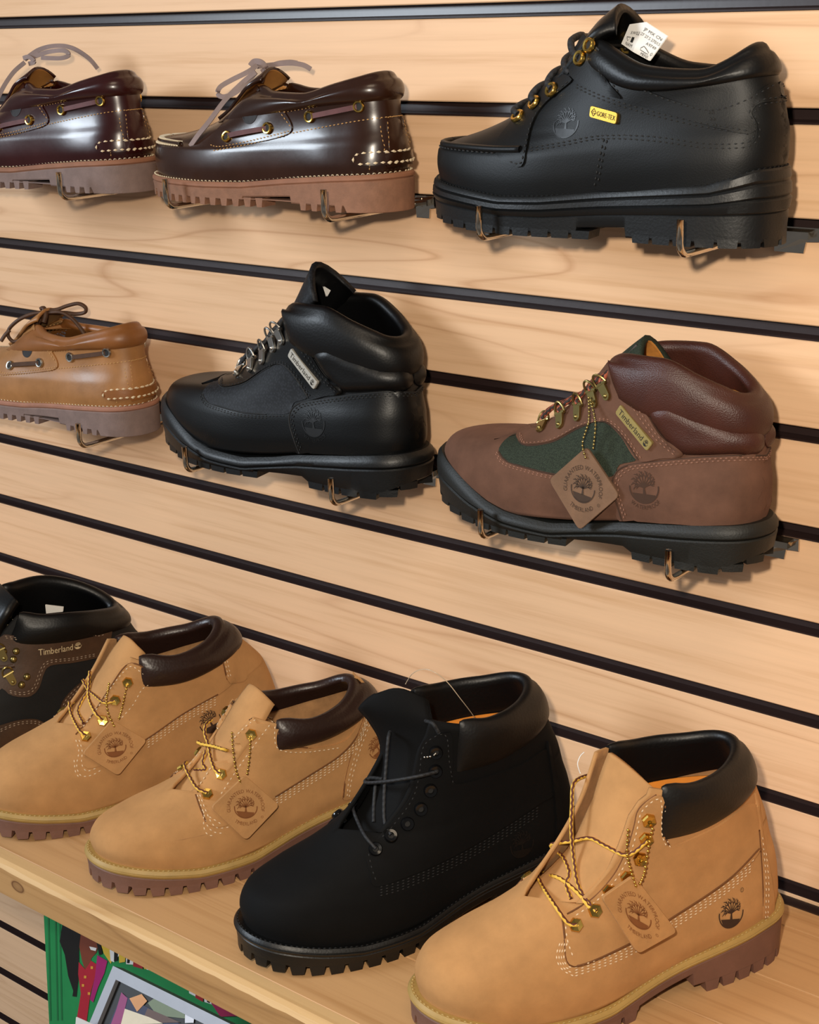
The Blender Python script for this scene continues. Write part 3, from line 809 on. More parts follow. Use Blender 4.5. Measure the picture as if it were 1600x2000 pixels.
def hang_tag(s, label, corners, chains, leather_m, print_m, metal, off=.006, lift=(0, 0, 0, 0), th=.0026, tilt=None):
    """square leather swing tag on a bead chain: corners (top, right, bottom, left) in pixels"""
    cx = sum(c[0] for c in corners)/4; cy = sum(c[1] for c in corners)/4
    p, n = s.hit(cx, cy); hs = [s.hit(*c)[0] for c in corners]
    if tilt: n = (n+Vector(tilt)).normalized()
    o = s.Vi @ CAMP; R3 = s.Vi.to_3x3(); p0 = p+n*off
    for h in hs:                                       # stand clear of the boot under every corner
        d = (h-p0).dot(n)
        if d > -.0045: p0 = p0+n*(d+.0045)
    def onp(q, e=0):
        d = R3 @ ray(*q); return o+d*((p0+n*e-o).dot(n)/d.dot(n))
    C = [onp(c, e) for c, e in zip(corners, lift)]; ctr = (C[0]+C[1]+C[2]+C[3])/4
    root = empty('hang_tag', s.M @ ctr, s.psi); root.scale = (s.k,)*3; tag(root, label, 'tag', 'square leather tags on bead chains')
    loc = [c-ctr for c in C]
    # rounded outline
    out = []
    for i in range(4):
        a, b_, c = loc[i-1], loc[i], loc[(i+1) % 4]; k = .10
        for j in range(5):
            t = j/4; u = b_.lerp(a, k); v = b_.lerp(c, k); out.append((u*(1-t)**2+b_*2*t*(1-t)+v*t*t))
    m = len(out); b = MB()
    rings = [(1, -th), (1, -.0004), (.985, 0)]
    V = [q*k+n*z for k, z in rings for q in out]
    b.add(V, [tuple(range(2*m, 3*m)), tuple(range(m))[::-1]]+[(r*m+i, r*m+(i+1) % m, (r+1)*m+(i+1) % m, (r+1)*m+i) for r in range(2) for i in range(m)])
    o1 = b.build('tag_leather', leather_m, root, smooth=False)
    f = o1.data
    if f.polygons[0].normal.dot(n) < 0: f.flip_normals()
    ax = (loc[1]-loc[3])/2; ay = (loc[0]-loc[2])/2
    b = MB(); b.add([ax*a*1.0+ay*bb*1.0+n*.00035 for a, bb in TAGART.v], TAGART.f); o2 = b.build('stamped_print', print_m, root, smooth=False)
    # chain
    b = MB()
    for ch in chains:
        P = []
        for q in ch:
            if len(q) > 2 and q[2] == 's': a, nn = s.hit(q[0], q[1]); P.append(a+nn*.0062)
            else: P.append(onp(q[:2], .0012))
        P = cat(P, n=14); d = 0; last = P[0]; b.ball(last-ctr, .00115)
        acc = 0
        for u, v in zip(P, P[1:]):
            acc += (v-u).length
            if acc >= .0027: b.ball(v-ctr, .00115); acc = 0
        b.tube([q-ctr for q in P], .00035, 5)
    b.build('bead_chain', metal, root)
    return root
def emblem(s, c, right, m, size, word=None, name='tree_emblem', reg=None, sq=1):
    a = Flat(); a.merge(TREE)
    if word: a.arc(word, 1.22, .26, 222, 318, inside=True)
    if reg: a.merge(TAGR, reg[0], reg[1], .13)
    return s.decal(name, a, c, right, m, size, squash=sq)
# ------------------------------------------------------------------ six-inch boots on the shelf
K6 = [(1.5, 1.22, 1.05, .84, 1.06, 1.4), (1.5, 1.22, 1.04, .86, 1.05, 1.35), (1.5, 1.2, 1.02, .86, 1.02, 1.3), (1.5, 1.18, 1.0, .88, 1.0, 1.3), (1.4, 1.12, 1.0, .92, 1.0, 1.25), (1.2, 1.05, 1, .96, 1.0, 1.2), (1.1, 1, 1, .98, 1.0, 1.15), (1.1, 1, 1, 1, 1.0, 1.05), (1.1, 1.04, 1.04, 1.0, .92, .9)]
R6 = [(0, 6, 298, 47.5, (30, 18, 23, 34.5, 40), K6[0]), (.12, 3.5, 300, 49.5, (44, 36, 38, 48, 54), K6[1]), (.25, 9, 299, 48, (58, 52, 53, 62, 70), K6[2]),
      (.37, 28, 296, 44.5, (68, 66, 67, 76, 86), K6[3]), (.50, 60, 291, 40.5, (81, 80, 82, 92, 102), K6[4]), (.62, 90, 287, 37.5, (100, 96, 98, 108, 118), K6[5]),
      (.74, 108, 281, 36.5, (121, 116, 116, 124, 133), K6[6]), (.86, 125, 273, 37.5, (147, 143, 142, 145, 152), K6[7]), (1, 142, 262, 41, (184, 176, 171, 172, 178), K6[8])]
WELT6 = [(-5, 33), (20, 29), (45, 24), (77, 19.5), (127, 20), (160, 26), (195, 32), (232, 37), (270, 41), (310, 42)]
SOLK = (1.5, 1.22, 1.05, .82, 1.06, 1.45)
def boot_sole(s, welt_m, out_m, thread_m, Wd=53, welt=WELT6, wt=7.0, x0=-1, x1=304, lugh=6.5, spring=9, heel0=203, arch0=152):
    s.set_outline(Wd, SOLK, x0, x1)
    lowt = [(x, z-wt) for x, z in welt]
    s.band('welt', welt_m, welt, lowt, off=0, offb=.0004, bev=.0015, mid=((.45, .0006), (.55, -.0006), (.62, .0004)))
    s.rim_stitch('welt_stitching', thread_m if thread_m is not M_THREAD else mat('honey_thread', '#b89c62', rough=.8, bump=0), -.0024, [(x, z+.1) for x, z in welt])
    toe = lambda x: spring*max(0, 1-x/75)**2
    def zb(x):
        if x < arch0: return toe(x)+lugh
        if x < heel0: return min(plin(lowt, x)-3.5, lugh+3+(x-arch0)*.18)
        return lugh+1.5
    zl = [(-5, spring), (0, spring), (20, toe(20)), (40, toe(40)), (60, toe(60)), (80, 0), (310, 0)]
    s.band('outsole', out_m, [(x, z+.4) for x, z in lowt], zb, off=-.0006, offb=-.0012, extra=(heel0, arch0),
           lug=dict(spans=[(-5, arch0+6), (heel0+2, 306)], zlo=zl, ztop=[(x, z+lugh+2.5) for x, z in zl], pitch=.0150, fill=.85, taper=.13, off=-.0012))
def gap6(t): return plin([(0, 0), (.60, 0), (.605, .004), (.66, .010), (.74, .017), (.86, .024), (1, .030)], t)
def zm(o, k, pts):                                  # pixels measured on an enlarged crop: origin o, scale k
    return [(o[0]+p[0]/k, o[1]+p[1]/k) + tuple(p[2:]) for p in pts]
def rows(base, n, dx, dy): return [[(x+dx*i, y+dy*i) for x, y in base] for i in range(n)]

M_WHEAT = nubuck('wheat_nubuck', '#b58757', var=.12)
M_WHEATIN = mat('wheat_suede_inside', '#a87d52', rough=.95, var=.2, vscale=90, sheen=.2)
M_BLKLEA = leather('black_collar_leather', '#060505', rough=.46, bump=.16, bscale=420)
M_BRNLEA = leather('dark_brown_collar_leather', '#2a1a15', rough=.36, bump=.2, bscale=420)
M_ORANGE = mat('orange_lining', '#d98324', rough=.75, var=.08)
M_THREAD = mat('cream_thread', '#e0c6a4', rough=.8, var=.05, bump=0)
M_WELTW = mat('honey_rubber_welt', '#a98a4e', rough=.55, var=.1, bump=.1, bscale=300)
M_GUM = mat('brown_gum_rubber', '#735246', rough=.62, var=.1, bump=.25, bscale=500)
M_EDGE = mat('raw_leather_edge', '#6e4523', rough=.9, var=.15)
M_LACEW = lacemat('yellow_brown_lace', '#e6b847', '#5b2a1c', .40)
M_TAGL = mat('tag_leather_tan', '#b58552', rough=.75, var=.14, vscale=50, bump=.3, bscale=500)
M_TAGP = mat('tag_print_brown', '#7d4a22', rough=.85, var=.1, bump=0)
M_LOGO = mat('burnt_brown_print', '#3a2314', rough=.85, var=.1, bump=0)
G_SHOES = 'shoes and boots on display'

# ---- wheat boot, front right
s = D = Shoe('work_boot', 'tall tan nubuck boot with black padded collar, yellow laces and leather tag, frontmost on shelf', G_SHOES, (-.5686, -.3249, ZS), 1.1022, R6, .304, cat='boot')
s.make_upper(M_WHEAT, M_WHEATIN, gap6, near=zm((780, 1400), 1.951, [(648, 756), (740, 696), (820, 606), (870, 508), (895, 428), (915, 356), (975, 300)]))
liner(s, 'orange_liner', M_ORANGE, 141)
boot_sole(s, M_WELTW, M_GUM, M_THREAD)
s.collar('padded_collar', M_BLKLEA, 1.22, .83, .0046, .009, .84, slant=.16)
s.footbed('footbed', M_ORANGE, 50)
s.tongue('tongue', M_WHEAT, [(90, 86), (112, 98), (132, 118), (147, 144), (158, 166), (165, 182)], [20, 22, 22, 22, 23, 21], [2, 3, 4, 4, 4, 3], tilt=9, yoff=-10, droop=3, twist=.40)
z = lambda pts: zm((780, 1400), 1.951, pts)
s.panel('quarter', z([(620, 770), (630, 850), (662, 948), (860, 872), (1050, 757), (1250, 622), (1372, 500), (1350, 330), (1200, 420), (1030, 492), (1010, 440), (1012, 330), (985, 296), (915, 350), (895, 420), (870, 500), (820, 600), (740, 690), (660, 745)]), M_WHEAT, .0016)
s.panel('heel_stay', z([(1366, 330), (1376, 480), (1386, 640), (1388, 812), (1412, 792), (1424, 700), (1404, 560), (1376, 420), (1352, 290)]), M_WHEAT, .0016, grid=8)
b = MB()
seam = z([(630, 940), (668, 962), (860, 888), (1050, 773), (1250, 638), (1352, 545)])
loop = z([(622, 880), (612, 930), (625, 968), (660, 985), (720, 972), (860, 905)])
s.stitch(b, [[(x, y+5.5*i) for x, y in z([(668, 955), (860, 884), (1050, 769), (1250, 634), (1352, 541)])] for i in range(4)])
s.stitch(b, [z([(640-k*9, 860), (625-k*9, 915), (640-k*7, 950+k*4), (668, 956+k*11)]) for k in range(4)])
s.stitch(b, [z([(632, 770), (640, 850), (668, 930)]), z([(672, 757), (750, 702), (830, 612), (885, 505), (908, 420), (925, 358), (985, 310), (1000, 335), (1000, 445), (1022, 500)]), z([(1014, 330), (1014, 445), (1034, 502)])])
s.stitch(b, [z([(1392, 812), (1396, 640), (1384, 480), (1370, 380)]), z([(1400, 806), (1406, 640), (1394, 500)])], r=.0006)
b.build('stitching', M_THREAD, s.root)
b = MB()
s.edge(b, [z([(630, 850), (662, 950), (860, 874), (1050, 759), (1250, 624), (1372, 502)]), z([(640, 752), (740, 690), (820, 600), (870, 500), (895, 420), (915, 350), (980, 297)]), z([(1015, 330), (1012, 440), (1030, 494)]), z([(1372, 430), (1382, 560), (1388, 700), (1390, 812)]), z([(622, 770), (632, 850)])], r=.0008)
b.build('raw_edges', M_EDGE, s.root)
E6 = z([(672, 793), (745, 738), (800, 665), (868, 612), (916, 540), (940, 465), (950, 393)])
eyelets(s, E6, M_BRASS, ro=.0054, ri=.0015, h=.0024, seg=6, far=range(7), core=M_ABRASS)
lm = M_LACEW
FE = [s.mir([s.hit(*q)[0]])[0] for q in E6]; NE = [s.hit(*q)[0]+s.hit(*q)[1]*.003 for q in E6]
lace(s, 'lace', lm, [FE[6]+Vector((-.004, 0, .004))] + z([(668, 250, .02), (658, 340, .012), (656, 440, .004), (666, 550, -.004), (690, 655, -.016)]) + [NE[1]])
lace(s, 'lace', lm, [NE[5]] + z([(890, 512, -.034), (850, 520, -.03), (790, 492, -.018), (725, 463, -.004), (660, 474, .008), (600, 474, .02), (578, 490, .026), (596, 508, .022), (635, 545, .012), (655, 600, .006), (642, 645, .004), (660, 700, .0)]))
lace(s, 'lace', lm, [NE[0]] + z([(640, 786, -.018), (592, 725, -.006), (548, 648, .01), (526, 592, .02), (545, 588, .024)]))
lace(s, 'lace', lm, z([(548, 606, .022), (600, 615, .014), (642, 638, .004), (690, 682, -.008), (725, 715, -.02)]) + [NE[1]])
emblem(s, z([(1265, 748)])[0], z([(1320, 735)])[0], M_LOGO, .0118, reg=(.85, 1.35))
hang_tag(s, 'square tan leather tag hanging on the frontmost tall tan boot', z([(895, 605), (1062, 820), (912, 905), (772, 690)]), [z([(872, 432), (868, 520), (884, 590), (905, 652)]), z([(955, 410, 's'), (950, 500), (935, 590), (915, 640)])], M_TAGL, M_TAGP, M_BRASS, off=.010)
b = MB(); b.tube(cat([s.pxw(*q) for q in z([(690, 215, .03), (680, 180, .032), (690, 150, .034), (705, 135, .034)])], n=6), .0004, 5); b.build('clear_plastic_loop', M_WHITE, s.root)

# ---- black boot
M_BLKNUB = mat('black_nubuck', '#050506', rough=.8, var=.3, vscale=38, bump=.25, bscale=1500, bdist=.0004, spec=.2)
M_BLKRUB = mat('black_rubber', '#060708', rough=.45, var=.12, bump=.25, bscale=500)
M_BLKTHR = mat('black_thread', '#0f0f11', rough=.7, bump=0)
M_BLKLACE = lacemat('black_lace', '#0c0c0e', '#232428', .5)
M_DKLOGO = mat('black_emboss', '#060607', rough=.5, bump=0)
s = C = Shoe('work_boot', 'tall all-black nubuck boot with black laces standing on the shelf', G_SHOES, (-.7306, -.335, ZS), 1.1977, R6, .304, cat='boot')
s.make_upper(M_BLKNUB, M_BLKNUB, gap6, near=zm((440, 1290), 2.286, [(650, 810), (700, 775), (770, 695), (838, 600), (862, 500), (872, 400), (905, 348)]))
liner(s, 'orange_liner', M_ORANGE, 143)
boot_sole(s, M_BLKRUB, M_BLKRUB, M_BLKTHR)
s.collar('padded_collar', M_BLKLEA, 1.22, .83, .0046, .009, .84, slant=.16)
s.footbed('footbed', M_ORANGE, 50)
s.tongue('tongue', M_BLKNUB, [(76, 74), (112, 95), (134, 122), (142, 145), (140, 165), (135, 184), (140, 201)], [16, 20, 22, 24, 28, 30, 22], [2, 4, 4, 5, 5, 5, 4], droop=10, twist=.85)
z = lambda pts: zm((440, 1290), 2.286, pts)
s.panel('quarter', z([(628, 860), (645, 940), (666, 1008), (800, 968), (1000, 880), (1200, 768), (1400, 638), (1470, 580), (1440, 400), (1300, 470), (1030, 548), (1015, 460), (1012, 335), (985, 320), (900, 345), (868, 400), (858, 500), (830, 600), (760, 700), (690, 780)]), M_BLKNUB, .0016)
s.panel('heel_stay', z([(1440, 400), (1462, 560), (1474, 700), (1480, 860), (1512, 820), (1512, 700), (1480, 540), (1440, 360)]), M_BLKNUB, .0016, grid=8)
b = MB()
s.stitch(b, [[(x, y+5.5*i) for x, y in z([(690, 1012), (800, 980), (1000, 892), (1200, 780), (1400, 652)])] for i in range(4)])
s.stitch(b, [z([(640, 860), (655, 930), (676, 990)]), z([(700, 790), (770, 712), (840, 610), (868, 500), (880, 400), (915, 352), (985, 333), (1000, 450), (1018, 555)])])
b.build('stitching', M_BLKTHR, s.root)
E6 = z([(670, 842), (740, 785), (812, 728), (872, 662), (915, 578), (938, 492), (940, 408)])
eyelets(s, E6, M_BLKMET, ro=.0054, ri=.0022, h=.0022, seg=18, far=range(7))
FE = [s.mir([s.hit(*q)[0]])[0] for q in E6]; NE = [s.hit(*q)[0]+s.hit(*q)[1]*.003 for q in E6]
lm = M_BLKLACE
lace(s, 'lace', lm, [NE[0]] + z([(625, 790, -.014), (592, 720, -.002), (570, 660, .012), (582, 638, .02)]) + [FE[1]])
lace(s, 'lace', lm, [NE[1]] + z([(712, 720, -.020), (710, 600, -.012), (720, 450, -.006), (728, 350, -.004), (735, 320, .002)]))
lace(s, 'lace', lm, [NE[5]] + z([(860, 518, -.034), (740, 538, -.018), (640, 546, .006), (625, 538, .014), (650, 524, .014), (705, 530, .0)]))
lace(s, 'lace', lm, z([(672, 540, .012), (664, 640, .004), (668, 730, -.006)]))
lace(s, 'lace', lm, z([(895, 265, .0), (930, 280, -.004), (955, 320, -.006)]))
emblem(s, z([(1325, 820)])[0], z([(1380, 800)])[0], M_DKLOGO, .0118)
b = MB(); b.tube(cat([s.pxw(*q) for q in z([(805, 105, .03), (835, 60, .02), (880, 40, .01), (930, 50, 0), (990, 95, -.006), (1050, 170, -.008), (1110, 250, 0), (1130, 300, .01)])], n=8), .00035, 5); b.build('clear_plastic_loop', mat('clear_filament', '#c9b49a', rough=.2, bump=0), s.root)
f = Flat(); f.text('ew', 0, 0, .7); o_ = s.pxw(884, 1441, .0205+s.c(.2)); b = MB(); b.add([o_+Vector((a*.0075, 0, q*.0075)) for a, q in f.v], f.f); b.build('liner_print', M_INK, s.root, smooth=False)
b = MB(); P = cat([s.hit(*q)[0]+s.hit(*q)[1]*.002 for q in z([(850, 424), (890, 428), (925, 422), (938, 410)])], n=6)
for q in P[::2]: b.ball(q, .0010)
b.build('bead_chain', M_NICKEL, s.root)
# ------------------------------------------------------------------ low tan boots on the shelf
def make_low(name, label, O, psi, rings, collar_th, collar_m, collar_kw, lining, gap, near=None):
    s = Shoe(name, label, G_SHOES, O, psi, rings, .304, cat='boot')
    s.make_upper(M_WHEAT, lining, gap, near=near)
    boot_sole(s, M_WELTW, M_GUM, M_THREAD)
    s.collar('padded_collar', collar_m, collar_th, **collar_kw)
    s.footbed('footbed', lining, 48)
    return s
def gaplow(t): return plin([(0, 0), (.62, 0), (.625, .004), (.7, .011), (.85, .019), (1, .026)], t)
K = K6
RB = [(0, 6, 296, 47.5, (30, 18, 23, 34.5, 40), K[0]), (.14, 3.5, 298, 49, (40, 32, 36, 46, 50), K[1]), (.28, 8, 297, 47.5, (50, 44, 48, 57, 62), K[2]),
      (.41, 26, 294, 44, (58, 56, 59, 68, 73), K[3]), (.54, 58, 290, 40.5, (67, 67, 70, 79, 84), K[4]), (.67, 86, 285, 38, (79, 80, 82, 90, 96), K[5]),
      (.80, 105, 276, 37, (97, 96, 96, 101, 109), K[6]), (.90, 120, 265, 37.5, (115, 110, 107, 110, 120), K[7]), (1, 136, 254, 38.5, (135, 124, 118, 120, 131), K[8])]
# ---- oxford, second from the left in front
s = B = make_low('work_oxford', 'low tan nubuck shoe with brown padded collar and leather tag, left of the black boot', (-.9113, -.332, ZS), 1.1947, RB, 1.14, M_BRNLEA, dict(tlo=lambda a: .84, puff=.0045, thick=.010, tin=.88, slant=.2), M_WHEATIN, gaplow, zm((150, 1280), 2.54, [(612, 640), (660, 560), (740, 450), (820, 360), (890, 305), (970, 300)]))
z = lambda pts: zm((150, 1280), 2.54, pts)
s.tongue('tongue', M_WHEAT, [(68, 60), (92, 74), (112, 93), (128, 113), (143, 132), (157, 149)], [18, 20, 21, 20, 19, 15], [2, 4, 5, 5, 5, 4], tilt=5, yoff=-7, droop=4, twist=.3)
s.panel('quarter', z([(588, 690), (605, 740), (640, 830), (720, 850), (820, 800), (985, 702), (1150, 598), (1310, 492), (1395, 390), (1432, 275), (1330, 420), (1150, 462), (1040, 462), (1006, 435), (1000, 320), (960, 300), (880, 310), (800, 370), (700, 500), (620, 610)]), M_WHEAT, .0014)
s.panel('heel_stay', z([(1320, 712), (1335, 600), (1375, 450), (1430, 290), (1440, 235), (1500, 330), (1525, 430), (1500, 520), (1440, 600), (1400, 680)]), M_WHEAT, .0014, grid=9)
b = MB()
s.stitch(b, [[(x, y+5.0*i) for x, y in z([(985, 708), (1150, 605), (1310, 500), (1400, 400), (1445, 265)])] for i in range(4)])
s.stitch(b, [z([(598, 690), (625, 770), (650, 850), (690, 880), (740, 880)]), z([(610, 690), (640, 770), (668, 830), (700, 858), (760, 850)]), z([(630, 770+0), (630, 850), (650, 890), (700, 895)]), z([(655, 800), (690, 820), (720, 840)]),
             z([(612, 640), (700, 510), (800, 390), (890, 318), (985, 312)]), z([(715, 690), (800, 560), (900, 420), (965, 335)]), z([(985, 320), (985, 440), (1030, 475), (1150, 478), (1320, 455)]),
             z([(1340, 700), (1352, 600), (1392, 460), (1445, 330), (1462, 260)]), z([(1350, 704), (1364, 610), (1404, 470), (1460, 320)])])
b.build('stitching', M_THREAD, s.root)
b = MB()
s.edge(b, [z([(985, 702), (1150, 598), (1310, 492), (1395, 390), (1432, 275)]), z([(600, 680), (625, 605), (700, 498), (800, 368), (885, 306), (965, 300)]), z([(1005, 330), (1004, 440), (1035, 464)]), z([(1322, 712), (1337, 600), (1377, 450), (1432, 290)]), z([(590, 690), (608, 745), (640, 825)])], r=.0007)
b.build('raw_edges', M_EDGE, s.root)
EY = z([(648, 690), (718, 590), (793, 485), (866, 392)])
eyelets(s, EY, M_BRASS, ro=.0052, ri=.0015, h=.0024, seg=6, far=range(4), core=M_ABRASS)
FE = [s.mir([s.hit(*q)[0]])[0] for q in EY]; NE = [s.hit(*q)[0]+s.hit(*q)[1]*.003 for q in EY]
lm = M_LACEW
lace(s, 'lace', lm, [NE[2]] + z([(740, 470, -.02), (680, 452, -.006), (620, 440, .008), (600, 430, .014)]))
lace(s, 'lace', lm, [NE[1]] + z([(690, 570, -.018), (665, 510, -.008), (652, 440, .004), (636, 390, .014), (640, 345, .02), (668, 320, .026)]))
lace(s, 'lace', lm, [NE[0]] + z([(600, 665, -.016), (560, 600, -.004), (535, 545, .008), (545, 530, .014)]))
lace(s, 'lace', lm, z([(640, 470, .006), (635, 540, .004), (650, 570, 0), (585, 568, .008)]))
emblem(s, z([(1490, 455)])[0], z([(1520, 420)])[0], M_TAGP, .0105)
hang_tag(s, 'square tan leather tag hanging on the low tan shoe beside the black boot', z([(835, 595), (1008, 745), (842, 920), (665, 755)]), [z([(770, 385), (775, 470), (790, 570), (815, 635)]), z([(862, 400, 's'), (858, 490), (845, 590)])], M_TAGL, M_TAGP, M_BRASS)

P = [s.pxw(*q) for q in z([(1440, 225, -.004), (1425, 170, -.003), (1405, 130, -.001), (1385, 105, .001), (1372, 100, .002)])]
b = MB(); b.ribbon(cat(P, n=5), [Vector((0, 1, 0))]*(5*4+1), .016, .0022); b.build('heel_pull_tab', M_WHEAT, s.root, smooth=False)
# ---- chukka, left
RA = [(0, 6, 296, 47.5, (30, 18, 23, 34.5, 40), K[0]), (.13, 3.5, 298, 49, (42, 34, 38, 47, 52), K[1]), (.26, 8, 297, 48, (56, 50, 52, 60, 66), K[2]),
      (.38, 26, 294, 44.5, (68, 64, 65, 72, 80), K[3]), (.50, 56, 290, 41, (80, 77, 78, 85, 93), K[4]), (.63, 82, 285, 38, (92, 90, 91, 98, 106), K[5]),
      (.76, 98, 275, 37, (108, 106, 105, 111, 119), K[6]), (.88, 113, 262, 37.5, (128, 123, 119, 123, 133), K[7]), (1, 129, 248, 38.5, (156, 143, 137, 139, 150), K[8])]
s = A = make_low('chukka_boot', 'low tan nubuck boot with very dark padded collar at the left, partly out of frame', (-1.0653, -.3330, ZS), 1.216, RA, 1.08, M_BRNLEA, dict(tlo=lambda a: .86, puff=.0042, thick=.012, tin=.88, slant=.2), M_WHEATIN, gaplow, zm((0, 1100), 3.077, [(470, 1010), (560, 900), (640, 785), (730, 640), (790, 605)]))
z = lambda pts: zm((0, 1100), 3.077, pts)
s.tongue('tongue', M_WHEAT, [(66, 76), (92, 90), (112, 107), (128, 125), (142, 142), (154, 157)], [18, 20, 21, 20, 19, 14], [2, 4, 5, 5, 5, 4], tilt=5, yoff=-7, droop=4, twist=.3)
s.panel('quarter', z([(450, 1040), (470, 1120), (500, 1215), (560, 1230), (700, 1170), (882, 1056), (1100, 906), (1310, 788), (1400, 700), (1385, 560), (1200, 650), (980, 700), (860, 620), (790, 600), (730, 640), (640, 780), (540, 930)]), M_WHEAT, .0014)
s.panel('heel_stay', z([(1330, 560), (1365, 700), (1400, 720), (1480, 690), (1440, 560), (1400, 470)]), M_WHEAT, .0014, grid=9)
b = MB()
s.stitch(b, [[(x, y+5*i) for x, y in z([(885, 1062), (1100, 912), (1310, 795)])] for i in range(4)])
s.stitch(b, [z([(455, 1060), (475, 1130), (460, 1220), (490, 1280), (560, 1270), (610, 1240)]), z([(475, 1060), (495, 1130), (490, 1200), (520, 1250), (600, 1220)]), z([(445, 1180), (455, 1260), (480, 1290)]),
             z([(500, 985), (600, 850), (680, 730), (760, 635), (800, 620), (880, 680), (930, 700)]), z([(730, 930), (800, 850), (860, 750), (940, 712)]), z([(1342, 560), (1375, 700)]), z([(1356, 555), (1390, 700)])])
b.build('stitching', M_THREAD, s.root)
b = MB()
s.edge(b, [z([(640, 1190), (882, 1056), (1100, 906), (1310, 788)]), z([(455, 1030), (545, 925), (640, 780), (735, 638), (790, 602), (860, 625), (930, 690)]), z([(1332, 560), (1366, 700)])], r=.0007)
b.build('raw_edges', M_EDGE, s.root)
EY = z([(517, 1043), (618, 945), (693, 822), (768, 715)])
eyelets(s, EY, M_BRASS, ro=.0052, ri=.0015, h=.0024, seg=6, far=range(4), core=M_ABRASS)
NE = [s.hit(*q)[0]+s.hit(*q)[1]*.003 for q in EY]
lace(s, 'lace', lm, [NE[2]] + z([(630, 835, -.018), (580, 800, -.006), (530, 760, .006), (497, 700, .016)]))
lace(s, 'lace', lm, [NE[1]] + z([(575, 900, -.016), (545, 820, -.004), (535, 730, .008), (540, 650, .018)]))
lace(s, 'lace', lm, [NE[0]] + z([(480, 1010, -.014), (440, 920, 0), (418, 840, .012), (430, 828, .016)]))
lace(s, 'lace', lm, z([(520, 780, .004), (490, 830, .002), (480, 900, -.002), (505, 965, -.008)]))
emblem(s, z([(1262, 950)])[0], z([(1320, 910)])[0], M_LOGO, .0115)
hang_tag(s, 'square tan leather tag hanging on the leftmost low tan boot', z([(675, 940), (885, 1065), (712, 1280), (495, 1145)]), [z([(655, 725), (640, 820), (650, 900), (690, 985)]), z([(765, 730, 's'), (735, 860), (712, 940)])], M_TAGL, M_TAGP, M_BRASS)
# ------------------------------------------------------------------ boat shoes on the wall
KB = [(1.5, 1.25, 1.06, .86, 1.08, 1.45), (1.5, 1.25, 1.05, .88, 1.06, 1.4), (1.5, 1.22, 1.04, .9, 1.04, 1.35), (1.4, 1.15, 1.02, .92, 1.02, 1.3), (1.3, 1.1, 1.0, .95, 1.02, 1.3), (1.15, 1.05, 1.0, .97, 1.03, 1.3), (1.05, 1.0, 1.0, .99, 1.05, 1.3), (1.0, 1.0, 1.0, 1.0, 1.08, 1.3)]
RBOAT = [(0, 4, 296, 46, (20, 19, 20, 26, 31), KB[0]), (.2, 1, 298, 48, (34, 33, 33, 38, 42), KB[1]), (.38, 2, 297, 46.5, (47, 47, 48, 52, 57), KB[2]),
         (.5, 12, 295, 42, (54, 53, 57, 63, 68), KB[3]), (.62, 42, 293, 38.5, (58, 62, 68, 75, 78), KB[4]), (.74, 84, 292, 36.5, (68, 73, 79, 86, 90), KB[5]),
         (.87, 118, 290, 35.5, (88, 87, 89, 95, 100), KB[6]), (1, 142, 287, 35, (106, 93, 92, 100, 109), KB[7])]
def gapboat(t): return plin([(0, 0), (.72, 0), (.725, .003), (.8, .008), (1, .017)], t)
WELTB = [(-5, 21), (40, 20), (100, 20), (150, 21), (200, 26), (250, 30), (310, 33)]
M_GOLDT = mat('gold_thread', '#b98d55', rough=.8, bump=0)
M_CREAMT = mat('thick_cream_thread', '#d8c5a5', rough=.85, bump=0)
M_TANLIN = mat('tan_leather_lining', '#b27a3c', rough=.7, var=.12)
